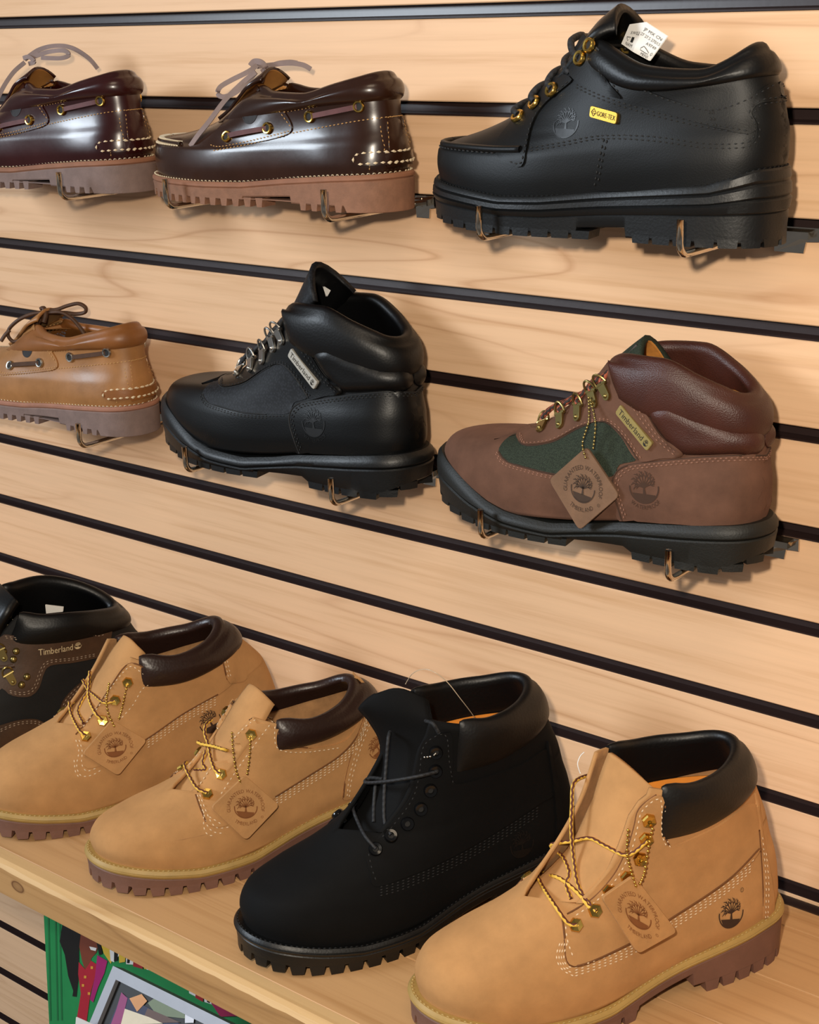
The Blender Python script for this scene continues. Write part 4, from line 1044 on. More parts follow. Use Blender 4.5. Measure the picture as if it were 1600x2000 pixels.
def boat(label, O, upper, sole_m, welt_m, lace_m, lining, ring_m, view, collar_m, patch_m):
    s = Shoe('boat_shoe', label, G_SHOES, O, 0, RBOAT, .300, cat='shoe', k=.945)
    if view: s.Vi = view.Mi
    s.make_upper(upper, lining, gapboat, gapn=1.0)
    # lug sole
    s.set_outline(51, SOLK, -4, 302)
    lowt = [(x, z-5.5) for x, z in WELTB]
    s.band('welt', welt_m, WELTB, lowt, off=0, bev=.0018)
    s.rim_stitch('welt_stitching', M_CREAMT, -.0026, [(x, z+.3) for x, z in WELTB], ln=.0036, gap=.0012, r=.0009)
    toe = lambda x: 5*max(0, 1-x/60)**2
    zb = lambda x: toe(x)+5.5 if x < 150 else (8+(x-150)*.05 if x < 205 else 5)
    zl = [(-5, 5), (0, 5), (20, toe(20)), (40, toe(40)), (60, 0), (310, 0)]
    s.band('outsole', sole_m, [(x, z+.4) for x, z in lowt], zb, off=-.0004, offb=-.0010, extra=(150, 205),
           lug=dict(spans=[(-5, 172), (208, 262)], zlo=zl, ztop=[(x, z+8) for x, z in zl], pitch=.0128, fill=.62, off=-.0010, taper=.16, depth=.02))
    b = MB(); b.box((.258, -.03, 0), (.297, .03, .008)); 
    s.band('heel_tip', sole_m, lambda x: 7, lambda x: 0 if x > 262 else 6.8, off=-.0010, bev=.0005, extra=(262,))
    s.footbed('footbed', lining, 36)
    z = lambda pts: zm((0, 60), 1.8605, pts)
    # collar roll and panels, drawn on the middle shoe
    s.collar('padded_collar', collar_m, .62, lambda a: .755-.02*max(0, math.cos(a)), .0042, .010, .80, na=10)
    s.panel('side_wing', z([(760, 400), (770, 430), (830, 425), (1000, 392), (1062, 362), (1040, 300), (985, 245), (955, 185), (945, 160), (930, 175), (880, 255), (820, 330)]), upper, .0014, grid=9)
    s.panel('heel_strip', z([(1405, 330), (1412, 380), (1418, 440), (1450, 445), (1480, 440), (1480, 330), (1440, 320)]), upper, .0012, grid=8, both=False)
    s.panel('heel_patch', z([(1282, 462), (1300, 450), (1400, 445), (1500, 436), (1528, 455), (1500, 480), (1400, 486), (1300, 488)]), patch_m, .0030, grid=8)
    b = MB()
    s.stitch(b, [z([(1030, 296), (1150, 275), (1300, 245), (1420, 222), (1470, 208)]), z([(1062, 372), (1150, 355), (1300, 328), (1420, 312), (1485, 308)]),
                 z([(945, 175), (965, 235), (1010, 285), (1050, 340), (1060, 360), (1000, 378), (900, 402), (800, 422), (765, 415)]), z([(1055, 372), (1000, 390), (900, 414), (800, 432), (775, 436)]),
                 z([(1408, 330), (1416, 440)]), z([(1484, 330), (1490, 436)]), z([(1344, 490), (1342, 515)])], ln=.0026, gap=.0013, r=.0005)
    b.build('stitching', M_GOLDT, s.root)
    b = MB()
    s.stitch(b, [z([(1284, 480), (1286, 455), (1330, 444), (1420, 438), (1510, 430)]), z([(1300, 486), (1400, 478), (1500, 470), (1528, 462)])], ln=.0048, gap=.0016, r=.0011, off=.0002)
    b.build('heavy_stitching', M_CREAMT, s.root)
    # puckered moccasin seam round the toe
    b = MB(); n = 46
    for sg in (-1, 1):
        P = []
        for i in range(n+1):
            th = .02+.95*i/n; P.append(s.surf(th if sg < 0 else 2*PI-th, .455)+s.nrm(th if sg < 0 else 2*PI-th, .455)*.0008)
        b.tube(P, .0021, 6)
    b.build('moccasin_seam', upper, s.root)
    b = MB()
    for sg in (-1, 1):
        P = [s.surf(t if sg < 0 else 2*PI-t, .42) for t in [.02+.98*i/60 for i in range(61)]]; N_ = [s.nrm(t if sg < 0 else 2*PI-t, .42) for t in [.02+.98*i/60 for i in range(61)]]
        dashes(b, [p+n_*.0004 for p, n_ in zip(P, N_)], N_, .0030, .0016, .0009)
        for i in range(0, n, 1):
            t = .03+.92*i/n; t = t if sg < 0 else 2*PI-t
            b.tube([s.surf(t, .425)+s.nrm(t, .425)*.0006, s.surf(t, .47)+s.nrm(t, .455)*.0030, s.surf(t, .50)+s.nrm(t, .5)*.0004], .0004, 4)
    b.build('seam_stitching', M_CREAMT, s.root)
    # laces through the side
    EY = z([(826, 386), (974, 354), (1126, 312), (1305, 275)])
    ey = eyelets(s, EY, ring_m, ro=.0052, ri=.0031, h=.0016, seg=18, far=range(4))
    for i, j in ((0, 1), (2, 3)):
        (p, n_), (q, m_) = ey[i], ey[j]
        for mi in (False, True):
            P = [p-n_*.001, p.lerp(q, .12)+n_*.0024, p.lerp(q, .5)+(n_+m_)*.0016, p.lerp(q, .88)+m_*.0024, q-m_*.001]
            if mi: P = s.mir(P)
            C_ = cat(P, n=5); b = MB(); b.ribbon(C_, [Vector((0, 0, 1))]*len(C_), .0042, .0016); b.build('side_lace', lace_m, s.root, smooth=False)
    emblem(s, z([(912, 285)])[0], z([(940, 275)])[0], mat('dark_emboss_'+upper.name, '#120806', rough=.65, bump=0), .0112, sq=1.2)
    # tongue
    s.tongue('tongue', upper, [(92, 74), (110, 83), (127, 95), (142, 107), (154, 116)], [12, 16, 20, 23, 18], [2, 3, 4, 5, 5], th=.003, m2=lining, droop=6)
    return s
M_BROWNSH = mat('polished_dark_brown_leather', '#2b150a', rough=.27, var=.25, vscale=16, bump=.05, bscale=200, coat=.2, rvar=.04)
M_BURG = mat('polished_burgundy_leather', '#2e0b0a', rough=.27, var=.22, vscale=16, bump=.05, bscale=200, coat=.2, rvar=.04)
M_TANSH = mat('tan_waxed_leather', '#9c6c3e', rough=.45, var=.22, vscale=22, bump=.12, bscale=350, rvar=.06)
M_TANCOL = mat('tan_collar_leather', '#875429', rough=.42, var=.18, vscale=22, bump=.12, bscale=350)
M_REDSOLE = mat('reddish_rubber', '#835c46', rough=.75, var=.14, vscale=120, bump=.3, bscale=700)
M_GREYSOLE = mat('grey_brown_rubber', '#7a6660', rough=.8, var=.12, vscale=90, bump=.3, bscale=700)
M_RWELT = mat('red_welt', '#8c5e45', rough=.65, var=.12, bump=.15)
M_PWELT = mat('pink_brown_welt', '#9a6a55', rough=.65, var=.12, bump=.15)
M_RAWH = mat('purple_brown_rawhide', '#5b3434', rough=.55, var=.2, vscale=120, bump=.1)
M_RAWEDGE = mat('pale_lace_edge', '#857370', rough=.6, var=.12, bump=.1)
M_DKLACE = mat('dark_brown_rawhide', '#4a2f1c', rough=.6, var=.2, vscale=100, bump=.15)
SM = boat('dark brown polished boat shoe with reddish lug sole, top row middle', (-1.055, -.065, Z1), M_BROWNSH, M_REDSOLE, M_RWELT, M_RAWH, M_TANLIN, M_BRASS, None, M_BROWNSH, M_BROWNSH)
SL = boat('burgundy polished boat shoe at top left, toe out of frame', (-1.362, -.065, Z1), M_BURG, M_GREYSOLE, M_RWELT, M_RAWH, M_TANLIN, M_BRASS, SM, M_BURG, M_BURG)
SN = boat('tan waxed leather boat shoe with brown laces at left of the middle row', (-1.385, -.065, Z2+.003), M_TANSH, M_GREYSOLE, M_PWELT, M_DKLACE, mat('brown_lining', '#7c5a33', rough=.8), M_NICKEL, SM, M_TANCOL, M_TANCOL)
for s_ in (SL, SN): s_.Vi = s_.Mi
def bow(s, m, curves, w=.0042, th=.0016, side=(0, 0, 1), round_=False):
    for c in curves:
        P = cat([s.pxw(*q) for q in c], n=7); b = MB()
        if round_: b.tube(P, w/2, 8, flat=.7)
        else: b.ribbon(P, [Vector(side)]*len(P), w, th)
        b.build('bow_lace', m, s.root, smooth=round_)
z = lambda pts: zm((0, 60), 1.8605, pts)
bow(SM, M_RAWEDGE, [z([(935, 125, -.006), (900, 150, -.012), (840, 180, -.02), (800, 205, -.026), (792, 230, -.028), (815, 240, -.026), (860, 222, -.02), (905, 180, -.012), (930, 150, -.008)]),
     z([(930, 150, -.010), (880, 190, -.016), (820, 250, -.026), (760, 330, -.034), (720, 380, -.038), (692, 420, -.040)]),
     z([(935, 130, 0), (980, 125, .006), (1050, 118, .014), (1100, 124, .02), (1130, 140, .024)]), z([(950, 150, 0), (1000, 122, .01), (1050, 114, .018), (1080, 118, .022)])])
bow(SM, M_RAWEDGE, [z([(910, 128, -.006), (925, 112, -.004), (950, 116, -.002), (965, 135, 0), (960, 160, 0), (945, 185, -.004)])], w=.005)
bow(SL, M_RAWEDGE, [z([(90, 105, -.004), (140, 70, .004), (200, 55, .012), (260, 62, .02), (320, 98, .028), (355, 138, .034)]), z([(110, 100, -.002), (170, 78, .006), (230, 72, .012), (250, 88, .014), (220, 100, .01), (150, 98, .002)]),
     z([(85, 100, -.006), (105, 95, -.004), (125, 112, -.002), (105, 120, -.004)]), z([(90, 115, -.008), (50, 150, -.016), (15, 200, -.024), (-10, 250, -.03)])])
zn = lambda pts: zm((0, 560), 4.706, pts)
bow(SN, M_DKLACE, [zn([(400, 235, -.004), (300, 250, -.010), (180, 300, -.018), (90, 380, -.024), (75, 450, -.026), (130, 505, -.024), (220, 470, -.018), (310, 380, -.010), (390, 290, -.004)]),
     zn([(420, 215, 0), (520, 210, .008), (620, 175, .016), (720, 155, .022), (785, 190, .026), (780, 235, .026), (700, 250, .022), (600, 240, .014), (480, 235, .004)]),
     zn([(90, 400, -.026), (50, 440, -.03), (10, 500, -.034)]), zn([(440, 240, 0), (560, 235, .006), (660, 290, .012), (740, 380, .016), (780, 440, .018), (820, 495, .02)]),
     zn([(370, 205, -.004), (400, 195, -.002), (420, 250, -.004), (400, 330, -.008)])], round_=True, w=.0058)
# size print inside the burgundy and tan shoes
for s_, c_, r_ in ((SL, zm((0, 60), 1.8605, [(165, 190, .018)])[0], .013), (SN, zn([(540, 435, .018)])[0], .013)):
    f = Flat()
    for i in range(5): f.text(('SIZE 9 M W', '28 43 EUR', 'STYLE 50009', 'MEDIUM', 'LEATHER')[i], -1, .62-.34*i, .2, w=2.0)
    p = s_.pxw(*c_); b = MB()
    ex, ey = Vector((.9, -.15, -.1)).normalized(), Vector((.25, .25, .93)).normalized()
    b.add([p+ex*a*r_+ey*q*r_*.8 for a, q in f.v], f.f); b.build('size_print', mat('blue_grey_print', '#8d93a6', rough=.8, bump=0), s_.root, smooth=False)
# ------------------------------------------------------------------ black low boot with rolled toe seam, top right
def gapT(t): return plin([(0, 0), (.64, 0), (.645, .003), (.75, .009), (1, .018)], t)
RT = [(0, 5, 295, 45.5, (29.5, 20.2, 25.4, 34.7, 42.0), KB[0]), (.18, 1, 299, 48.5, (48.2, 42.0, 46.1, 56.5, 64.8), KB[1]), (.32, 2, 299, 47.5, (57.5, 56.5, 59.6, 68.9, 77.2), KB[2]), (.44, 16, 297, 43.5, (63.7, 64.8, 71.0, 81.3, 88.6), KB[3]), (.56, 48, 295, 40, (73.1, 75.1, 81.3, 92.7, 99.0), KB[4]), (.68, 76, 293, 38, (84.5, 85.5, 91.7, 101.0, 107.3), KB[5]), (.80, 101, 290, 37, (103.1, 100.0, 101.0, 106.2, 114.5), KB[6]), (.90, 124, 287, 36.5, (125.9, 115.5, 109.3, 110.4, 120.7), (1, 1, 1, 1, 1.0, 1.2)), (1, 140, 283, 36, (148.7, 130.1, 116.6, 114.5, 131.1), (1, 1, 1, 1, .98, 1.1))]
M_BLKOIL = mat('black_oiled_leather', '#050607', rough=.48, var=.25, vscale=40, bump=.2, bscale=900, bdist=.0004, spec=.32)
M_BLKSOFT = mat('black_soft_collar', '#050506', rough=.42, var=.2, vscale=30, bump=.10, bscale=500, cells=True, spec=.4)
M_GOLDP = mat('gold_badge', '#b8923f', rough=.42, metal=1, var=.05, bump=0)
s = T = Shoe('moc_toe_boot', 'black leather low boot with gold badge and gold eyelets at the top right', G_SHOES, (-.7365, -.065, ZT), 0, RT, .300, cat='boot', k=.965)
z = lambda pts: zm((800, 0), 2.0, pts)
s.make_upper(M_BLKOIL, M_BLKSOFT, gapT)
WT = [(x, (q+4.5)/.965) for x, q in [(-5, 31), (30, 27), (91, 22.5), (130, 24), (177, 29), (230, 34), (262, 37), (278, 42), (292, 47), (310, 48)]]
s.set_outline(50.5, SOLK, -2, 302)
lowt = [(-5, 20), (91, 13.5), (130, 14.5), (177, 18), (230, 21), (310, 24)]
s.band('midsole', M_BLKRUB, WT, lowt, off=0, offb=.0006, bev=.0014, mid=((.28, .0014), (.34, -.0002), (.40, .0012), (.62, .0010), (.68, -.0006), (.76, .0006)), angle=30)
s.rim_stitch('welt_stitching', M_BLKTHR, -.0022, [(x, q+.2) for x, q in WT])
toe = lambda x: 8*max(0, 1-x/70)**2
zb = lambda x: toe(x)+3.0 if x < 158 else (8+(x-158)*.06 if x < 198 else 3.0)
zl = [(-5, 8), (0, 8), (20, toe(20)), (40, toe(40)), (60, toe(60)), (75, 0), (310, 0)]
s.band('outsole', M_BLKRUB, [(x, q+.4) for x, q in lowt], zb, off=-.0002, offb=-.0010, extra=(158, 198),
       lug=dict(spans=[(-5, 162), (200, 305)], zlo=zl, ztop=[(x, q+6) for x, q in zl], pitch=.0165, fill=.90, off=-.0008, taper=.06, depth=.02))
s.footbed('footbed', M_BLKSOFT, 45)
s.collar('padded_collar', M_BLKSOFT, .78, lambda a: plin([(.78, .945), (1.1, .91), (1.6, .85), (2.3, .81), (3.2, .80)], a), lambda a: plin([(.78, .002), (1.6, .0042)], a), .010, .80, na=10)
# rolled toe seam
b = MB()
for sg in (-1, 1):
    P = [s.surf(th if sg < 0 else 2*PI-th, .385)+s.nrm(th if sg < 0 else 2*PI-th, .385)*.0014 for th in [.0+1.28*i/40 for i in range(41)]]
    b.tube(P, .0029, 8)
b.build('rolled_toe_seam', M_BLKOIL, s.root)
b = MB()
for sg in (-1, 1):
    A_ = [th if sg < 0 else 2*PI-th for th in [1.28*i/60 for i in range(61)]]
    dashes(b, [s.surf(a, .355)+s.nrm(a, .355)*.0004 for a in A_], [s.nrm(a, .355) for a in A_], .0036, .0018, .0009)
b.build('toe_stitching', M_BLKTHR, s.root)
s.panel('quarter', z([(765, 530), (950, 545), (1150, 570), (1300, 572), (1352, 545), (1358, 485), (1338, 442), (1372, 402), (1465, 388), (1478, 480), (1476, 600), (1468, 660), (1380, 690), (1250, 738), (1000, 742), (722, 735), (742, 620)]), M_BLKOIL, .0014)
s.panel('ankle_panel', z([(745, 215), (742, 250), (790, 330), (832, 385), (1000, 440), (1200, 500), (1330, 522), (1352, 480), (1334, 442), (1366, 404), (1440, 388), (1425, 322), (1300, 392), (1180, 424), (1050, 398), (900, 338), (800, 270)]), M_BLKOIL, .0012)
s.panel('eyestay', z([(640, 312), (600, 350), (540, 400), (500, 450), (475, 510), (458, 590), (440, 650), (380, 638), (345, 605), (348, 550), (390, 492), (440, 432), (500, 372), (560, 312), (605, 292)]), M_BLKOIL, .0016, grid=9)
s.panel('upper_eyestay', z([(640, 305), (630, 250), (650, 190), (695, 115), (740, 100), (775, 110), (782, 150), (748, 195), (738, 245), (785, 328), (828, 384), (740, 358)]), M_BLKOIL, .0016, grid=9)
b = MB()
s.stitch(b, [z(q) for q in ([(650, 330), (760, 378), (900, 422), (1100, 472), (1325, 512)], [(650, 342), (760, 392), (900, 436), (1100, 486), (1330, 526)],
     [(470, 578), (600, 556), (750, 530), (950, 534), (1150, 560), (1300, 560), (1345, 535), (1350, 480), (1326, 440), (1366, 394), (1455, 380)], [(470, 590), (600, 568), (750, 542), (950, 550), (1150, 576), (1305, 576), (1362, 545), (1366, 485), (1346, 444), (1376, 410), (1460, 396)],
     [(760, 540), (742, 620), (722, 730)], [(772, 545), (754, 620), (734, 730)], [(800, 284), (900, 346), (1050, 404), (1180, 430), (1300, 398), (1430, 328)], [(1182, 430), (1190, 470), (1200, 498)], [(1170, 430), (1178, 470), (1188, 496)],
     [(620, 318), (540, 390), (488, 455), (464, 520), (446, 600), (432, 640), (385, 628)], [(785, 160), (752, 205), (748, 250), (798, 335), (826, 372)], [(730, 230), (728, 250), (778, 335)])])
b.build('stitching', M_BLKTHR, s.root)
s.tongue('tongue', M_BLKSOFT, [(84, 76), (106, 92), (124, 112), (142, 134), (157, 151), (170, 161)], [12, 16, 20, 24, 26, 20], [2, 3, 5, 8, 10, 11], th=.007, droop=8)
EY = z([(425, 456), (490, 402), (558, 352), (668, 228), (706, 178)])
eyelets(s, EY, M_BRASS, ro=.0058, ri=.0030, h=.0018, seg=20, far=range(5))
NE = [s.hit(*q)[0]+s.hit(*q)[1]*.002 for q in EY]
for i, q in enumerate((((408, 432), (436, 408), (478, 392)), ((476, 376), (506, 340), (548, 322)), ((540, 322), (566, 282), (604, 266)), ((640, 205), (632, 160), (668, 138)), ((612, 270), (606, 236), (640, 208)))):
    st = NE[i] if i < 4 else s.hit(*z([(622, 288)])[0])[0]
    P = [st-Vector((0, -.002, 0))] + [s.pxw(a, b_, yy) for (a, b_), yy in zip(z(list(q)), (-.020, -.012, .004))] + [s.pxw(*z([(q[2][0]+14, q[2][1]+6)])[0], .016)]
    b = MB(); b.tube(cat(P, n=6), .0027, 9); b.build('lace', M_BLKLACE, s.root)
f = Flat(); f.merge(TREE); s.decal('tree_emblem', f, z([(612, 480)])[0], z([(650, 476)])[0], mat('embossed_black', '#101114', rough=.42, bump=0), .0115)
f = Flat(); f.stroke([(.05, .5), (.45, 1.0), (.85, .5), (.45, 0), (.05, .5)], .09); f.text('G', .45, .28, .42, center=True); f.text('GORE-TEX', 1.0, .18, .62, w=3.0)
plate(s, 'gold_badge', z([(706, 412), (813, 441), (806, 486), (700, 456)]), M_GOLDP, M_INK, f)
# size label sewn into the tongue
zl5 = lambda pts: zm((1000, 0), 4.0, pts)
L = [s.pxw(*q) for q in zl5([(1045, 172, -.006), (1215, 283, -.006), (1075, 476, -.010), (945, 405, -.010), (920, 190, -.001), (855, 342, -.004)])]
b = MB(); V = L+[p+Vector((.0004, .0008, 0)) for p in L]; b.add(V, [(0, 1, 2, 3), (0, 3, 5, 4), (6, 9, 8, 7), (6, 10, 11, 9)]); lb = b.build('size_label', M_WHITE, s.root, smooth=False)
f = Flat(); g = Flat()
f.text('JP MX CN', .06, .76, .10, w=.85); f.text('27 27.5 270/1.5', .02, .58, .10, w=.95); f.text('A9749', .42, .40, .10, w=.5); f.stroke([(.30, .24), (.40, .33), (.52, .30), (.75, .22), (.75, .16), (.32, .17), (.30, .24)], .02); f.stroke([(.85, .22), (.90, .28), (.95, .22), (.90, .16), (.85, .22)], .02); f.text('MENS', .42, .03, .10, w=.42)
g.text('5W02', .35, .55, .12, w=.6); g.text('NAM', .3, .08, .12, w=.5); g.stroke([(.2, .4), (.35, .25), (.5, .42), (.2, .4)], .03); g.stroke([(.65, .25), (.65, .45)], .18)
for art, (tl, tr, br, bl) in ((f, (0, 1, 2, 3)), (g, (4, 0, 3, 5))):
    b = MB(); b.add([L[bl].lerp(L[br], x).lerp(L[tl].lerp(L[tr], x), y)+Vector((0, -.0005, .0001)) for x, y in art.v], art.f); b.build('label_print', M_INK, lb, smooth=False)

# ------------------------------------------------------------------ hiking boots on the middle row
KF = [(1.5, 1.22, 1.05, .86, 1.08, 1.4), (1.5, 1.22, 1.04, .88, 1.06, 1.35), (1.5, 1.2, 1.02, .88, 1.04, 1.3), (1.45, 1.15, 1.0, .9, 1.02, 1.3), (1.3, 1.1, 1.0, .93, 1.02, 1.3), (1.15, 1.05, 1, .96, 1.02, 1.25), (1.08, 1, 1, .98, 1.03, 1.25), (1.05, 1, 1, 1, 1.03, 1.2), (1.05, 1, 1, 1, 1.0, 1.15)]
RF = [(0, 8, 300, 46, (40, 18, 22, 33, 38), KF[0]), (.15, 3, 303, 49, (52, 36, 38, 48, 52), KF[1]), (.28, 10, 303, 48, (62, 52, 54, 64, 68), KF[2]), (.40, 30, 301, 44, (69, 66, 68, 78, 82), KF[3]),
      (.52, 62, 299, 40.5, (73, 75, 80, 90, 94), KF[4]), (.64, 96, 298, 38, (80, 86, 94, 103, 104), KF[5]), (.76, 124, 297, 37, (98, 102, 110, 116, 112), KF[6]), (.88, 148, 296, 37, (123, 126, 131, 130, 121), KF[7]), (1, 168, 293, 38, (147, 153, 154, 143, 129), KF[8])]
def gapF(t): return plin([(0, 0), (.62, 0), (.625, .003), (.75, .009), (1, .018)], t)
WF = [(-5, 52), (12, 50), (30, 43), (55, 32), (75, 24), (95, 19.5), (139, 17), (170, 21), (199, 27), (240, 33), (282, 38), (312, 40)]
def hiker(label, O, up_m, fab_m, col_m, th_m, metal, plate_ink, lace_m, tong_m, tong_in, rub, badge_m, edge_m, view=None, tall=0, k=1.0):
    s = Shoe('hiking_boot', label, G_SHOES, O, 0, RF, .306, cat='boot', k=k)
    if view: s.Vi = view.Mi
    z = lambda pts: zm((830, 620), 2.078, pts)
    s.make_upper(up_m, tong_in, gapF)
    s.set_outline(51, SOLK, -4, 309)
    low = [(-5, 34), (30, 26), (55, 18), (95, 9), (139, 7), (170, 12), (199, 17), (240, 22), (282, 26), (312, 28)]
    s.band('midsole_rim', rub, WF, low, off=0, offb=.0012, bev=.0030, mid=((.5, .0006),), angle=40)
    toe = lambda x: 14*max(0, 1-x/75)**2
    def zb(x):
        if x < 150: return toe(x)+3.5
        if x < 204: return 6+(x-150)*.05
        if x < 214: return 8.7-(x-204)*.5
        return 3.5 if x < 285 else 3.5+(x-285)*.45
    zl = [(-5, 14), (0, 14), (20, toe(20)), (40, toe(40)), (60, toe(60)), (80, 0), (286, 0), (310, 11)]
    s.band('outsole', rub, [(x, q+.4) for x, q in low], zb, off=.0008, offb=-.0012, extra=(150, 204, 214),
           lug=dict(spans=[(-5, 155), (212, 306)], zlo=zl, ztop=[(x, q+6) for x, q in zl], pitch=.0185, fill=.91, off=-.0010, taper=.05, depth=.022))
    s.footbed('footbed', tong_in, 46)
    zr = [(170, 150), (184, 137), (200, 124), (222, 117), (250, 111), (276, 106), (296, 103)]
    s.collar('collar_roll', col_m, .60, lambda a: zt_at(s, a, plin(zr, s.surf(a, .9).x*1000)/1000), .0052, .011, .86, na=12)
    s.panel('ankle_cushion', z([(912, 385), (955, 352), (1010, 350), (1100, 392), (1250, 446), (1345, 452), (1375, 500), (1345, 553), (1250, 553), (1100, 557), (1035, 545), (960, 470)]), col_m, .0014, puff=.0055, grid=9)
    s.panel('heel_counter', z([(1396, 560), (1250, 562), (1100, 570), (900, 590), (810, 605), (770, 640), (762, 690), (780, 760), (800, 825), (1000, 835), (1200, 850), (1340, 845), (1400, 800), (1400, 650)]), up_m, .0014, grid=13)
    s.panel('cloth_panel', z([(300, 545), (325, 500), (378, 468), (380, 500), (415, 520), (520, 505), (620, 452), (700, 424), (745, 430), (800, 480), (862, 572), (790, 598), (760, 645), (640, 645), (520, 635), (420, 612), (330, 582)]), fab_m, .0006, grid=9)
    s.panel('eyestay', z([(376, 470), (440, 432), (520, 410), (600, 342), (680, 255), (750, 208), (785, 208), (800, 260), (870, 360), (905, 395), (960, 480), (1050, 558), (960, 572), (868, 580), (800, 482), (745, 430), (700, 422), (620, 450), (520, 503), (415, 519), (380, 500)]), up_m, .0018, grid=9)
    b = MB()
    s.stitch(b, [z(q) for q in ([(392, 478), (398, 500), (420, 510), (520, 494), (620, 441), (700, 412), (752, 418), (812, 472), (880, 575)], [(386, 470), (390, 498), (418, 516), (520, 500), (620, 447), (700, 418), (748, 424), (806, 478), (872, 578)],
         [(800, 275), (865, 370), (940, 475), (1030, 556)], [(792, 285), (855, 380), (930, 485), (1015, 560)], [(1395, 566), (1250, 570), (1100, 578), (900, 598), (820, 612), (782, 645), (774, 690), (792, 760), (812, 822)], [(1395, 576), (1250, 580), (1100, 588), (900, 608), (828, 620), (792, 650), (784, 690), (802, 760), (822, 822)],
         [(292, 545), (320, 588), (420, 622), (520, 645), (650, 655), (755, 655)], [(288, 552), (318, 596), (420, 630), (520, 653), (650, 664)])], ln=.0026, gap=.0014, r=.0005)
    b.build('stitching', th_m, s.root)
    b = MB()
    s.edge(b, [z(q) for q in ([(380, 500), (415, 520), (520, 504), (620, 451), (700, 423), (745, 430), (800, 481), (866, 578)], [(905, 395), (960, 480), (1050, 558)], [(1390, 560), (1250, 562), (1100, 570), (900, 590), (810, 605), (770, 640), (762, 690), (780, 760), (800, 825)], [(300, 545), (330, 582), (420, 612), (520, 635), (640, 646)])], r=.0007)
    b.build('cut_edges', edge_m, s.root)
    s.tongue('tongue', tong_m, [(88, 70), (118, 86), (142, 108), (162, 132), (181, 152+tall*.3), (198, 166+tall)], [12, 18, 22, 25, 27, 25], [2, 4, 8, 14, 19, 22], th=.005, m2=tong_in, droop=16)
    s.refull()
    hk = []
    for q, u_ in (((478, 447), (492, 425)), ((556, 420), (566, 385)), ((628, 385), (636, 350)), ((690, 330), (690, 290)), ((738, 300), (728, 260))): hk.append(hook(s, z([q])[0], z([u_])[0], metal, k=1.35))
    far = s.mir(hk); path = []
    top = s.pxw(*z([(790, 205)])[0], -.02)
    for i in range(5):
        P = [hk[i]+Vector((0, .001, -.001)), hk[i]+Vector((-.002, .004, .004)), hk[i].lerp(far[min(i+1, 4)], .35)+Vector((-.004, 0, .0062)), hk[i].lerp(far[min(i+1, 4)], .65)+Vector((-.002, 0, .006)), far[min(i+1, 4)]]
        b = MB(); b.tube(cat(P, n=6), .0019, 8); b.build('lace', lace_m, s.root)
        P = [hk[i], hk[i]+Vector((-.001, .002, .003)), hk[min(i+1, 4)].lerp(far[i], .30)+Vector((-.003, 0, .0062)), far[i]] if i < 4 else [hk[4], hk[4].lerp(top, .5)+Vector((-.002, 0, .003)), top]
        b = MB(); b.tube(cat(P, n=6), .0019, 8); b.build('lace', lace_m, s.root)
    f = Flat(); f.text('Timberland', 0, .14, .78, w=6.3); f.merge(TREE, 7.2, .5, .5)
    plate(s, 'metal_badge', z([(793, 354), (924, 512), (900, 544), (771, 388)]), badge_m, plate_ink, f)
    return s
M_BRNUB = nubuck('brown_nubuck', '#604335', var=.2)
M_CORDURA = fabric('green_woven_cloth', '#2f382c', scale=1300)
M_BRCOL = leather('red_brown_padded_leather', '#3f1e15', rough=.46, bump=.30, bscale=1000, var=.2)
M_BRTHR = mat('rose_brown_thread', '#8a6250', rough=.8, bump=0)
M_REDLACE = lacemat('rust_black_lace', '#a4533a', '#2a1a14', .45)
M_TANIN = mat('tan_tongue_lining', '#c58339', rough=.8, var=.15, vscale=200)
M_OLIVERUB = mat('dark_olive_rubber', '#11110d', rough=.55, var=.12, bump=.35, bscale=650)
M_BRTAG = mat('tag_leather_brown', '#70543f', rough=.8, var=.2, vscale=45, bump=.3, bscale=500)
M_BRTAGP = mat('tag_print_dark', '#3a2a20', rough=.85, bump=0)
s = G = hiker('brown nubuck hiking boot with green cloth panel and padded leather collar', (-.737, -.065, Z2), M_BRNUB, M_CORDURA, M_BRCOL, M_BRTHR, M_ABRASS, M_INK, M_REDLACE, M_CORDURA, M_TANIN, M_OLIVERUB, mat('brass_badge', '#a8975f', rough=.4, metal=.45, var=.06, bump=0), mat('brown_cut_edge', '#3d281c', rough=.9), k=.955)
z = lambda pts: zm((830, 620), 2.078, pts)
emblem(s, z([(890, 690)])[0], z([(945, 690)])[0], M_LOGO, .0128, word='WATERPROOF')
hang_tag(s, 'square brown leather tag hanging on the brown hiking boot', z([(655, 525), (790, 725), (626, 866), (502, 660)]), [z([(690, 330, 's'), (665, 420), (640, 510), (652, 568)]), z([(698, 340, 's'), (692, 430), (684, 530)])], M_BRTAG, M_BRTAGP, M_ABRASS)
b = MB(); P = [s.pxw(*q) for q in z([(790, 185, -.016), (858, 108, -.010), (866, 130, -.012), (800, 195, -.018)])]; b.add(P+[p+Vector((.001, .003, -.001)) for p in P], [(0, 1, 2, 3), (7, 6, 5, 4), (0, 4, 5, 1), (1, 5, 6, 2), (2, 6, 7, 3), (3, 7, 4, 0)]); b.build('tongue_patch', mat('dark_brown_patch', '#33251c', rough=.6), s.root, smooth=False)
M_MESH = fabric('black_mesh', '#1c1e23', scale=430, rough=.6)
M_BLKSM = mat('black_smooth_leather', '#040506', rough=.38, var=.2, vscale=35, bump=.12, bscale=700, spec=.38)
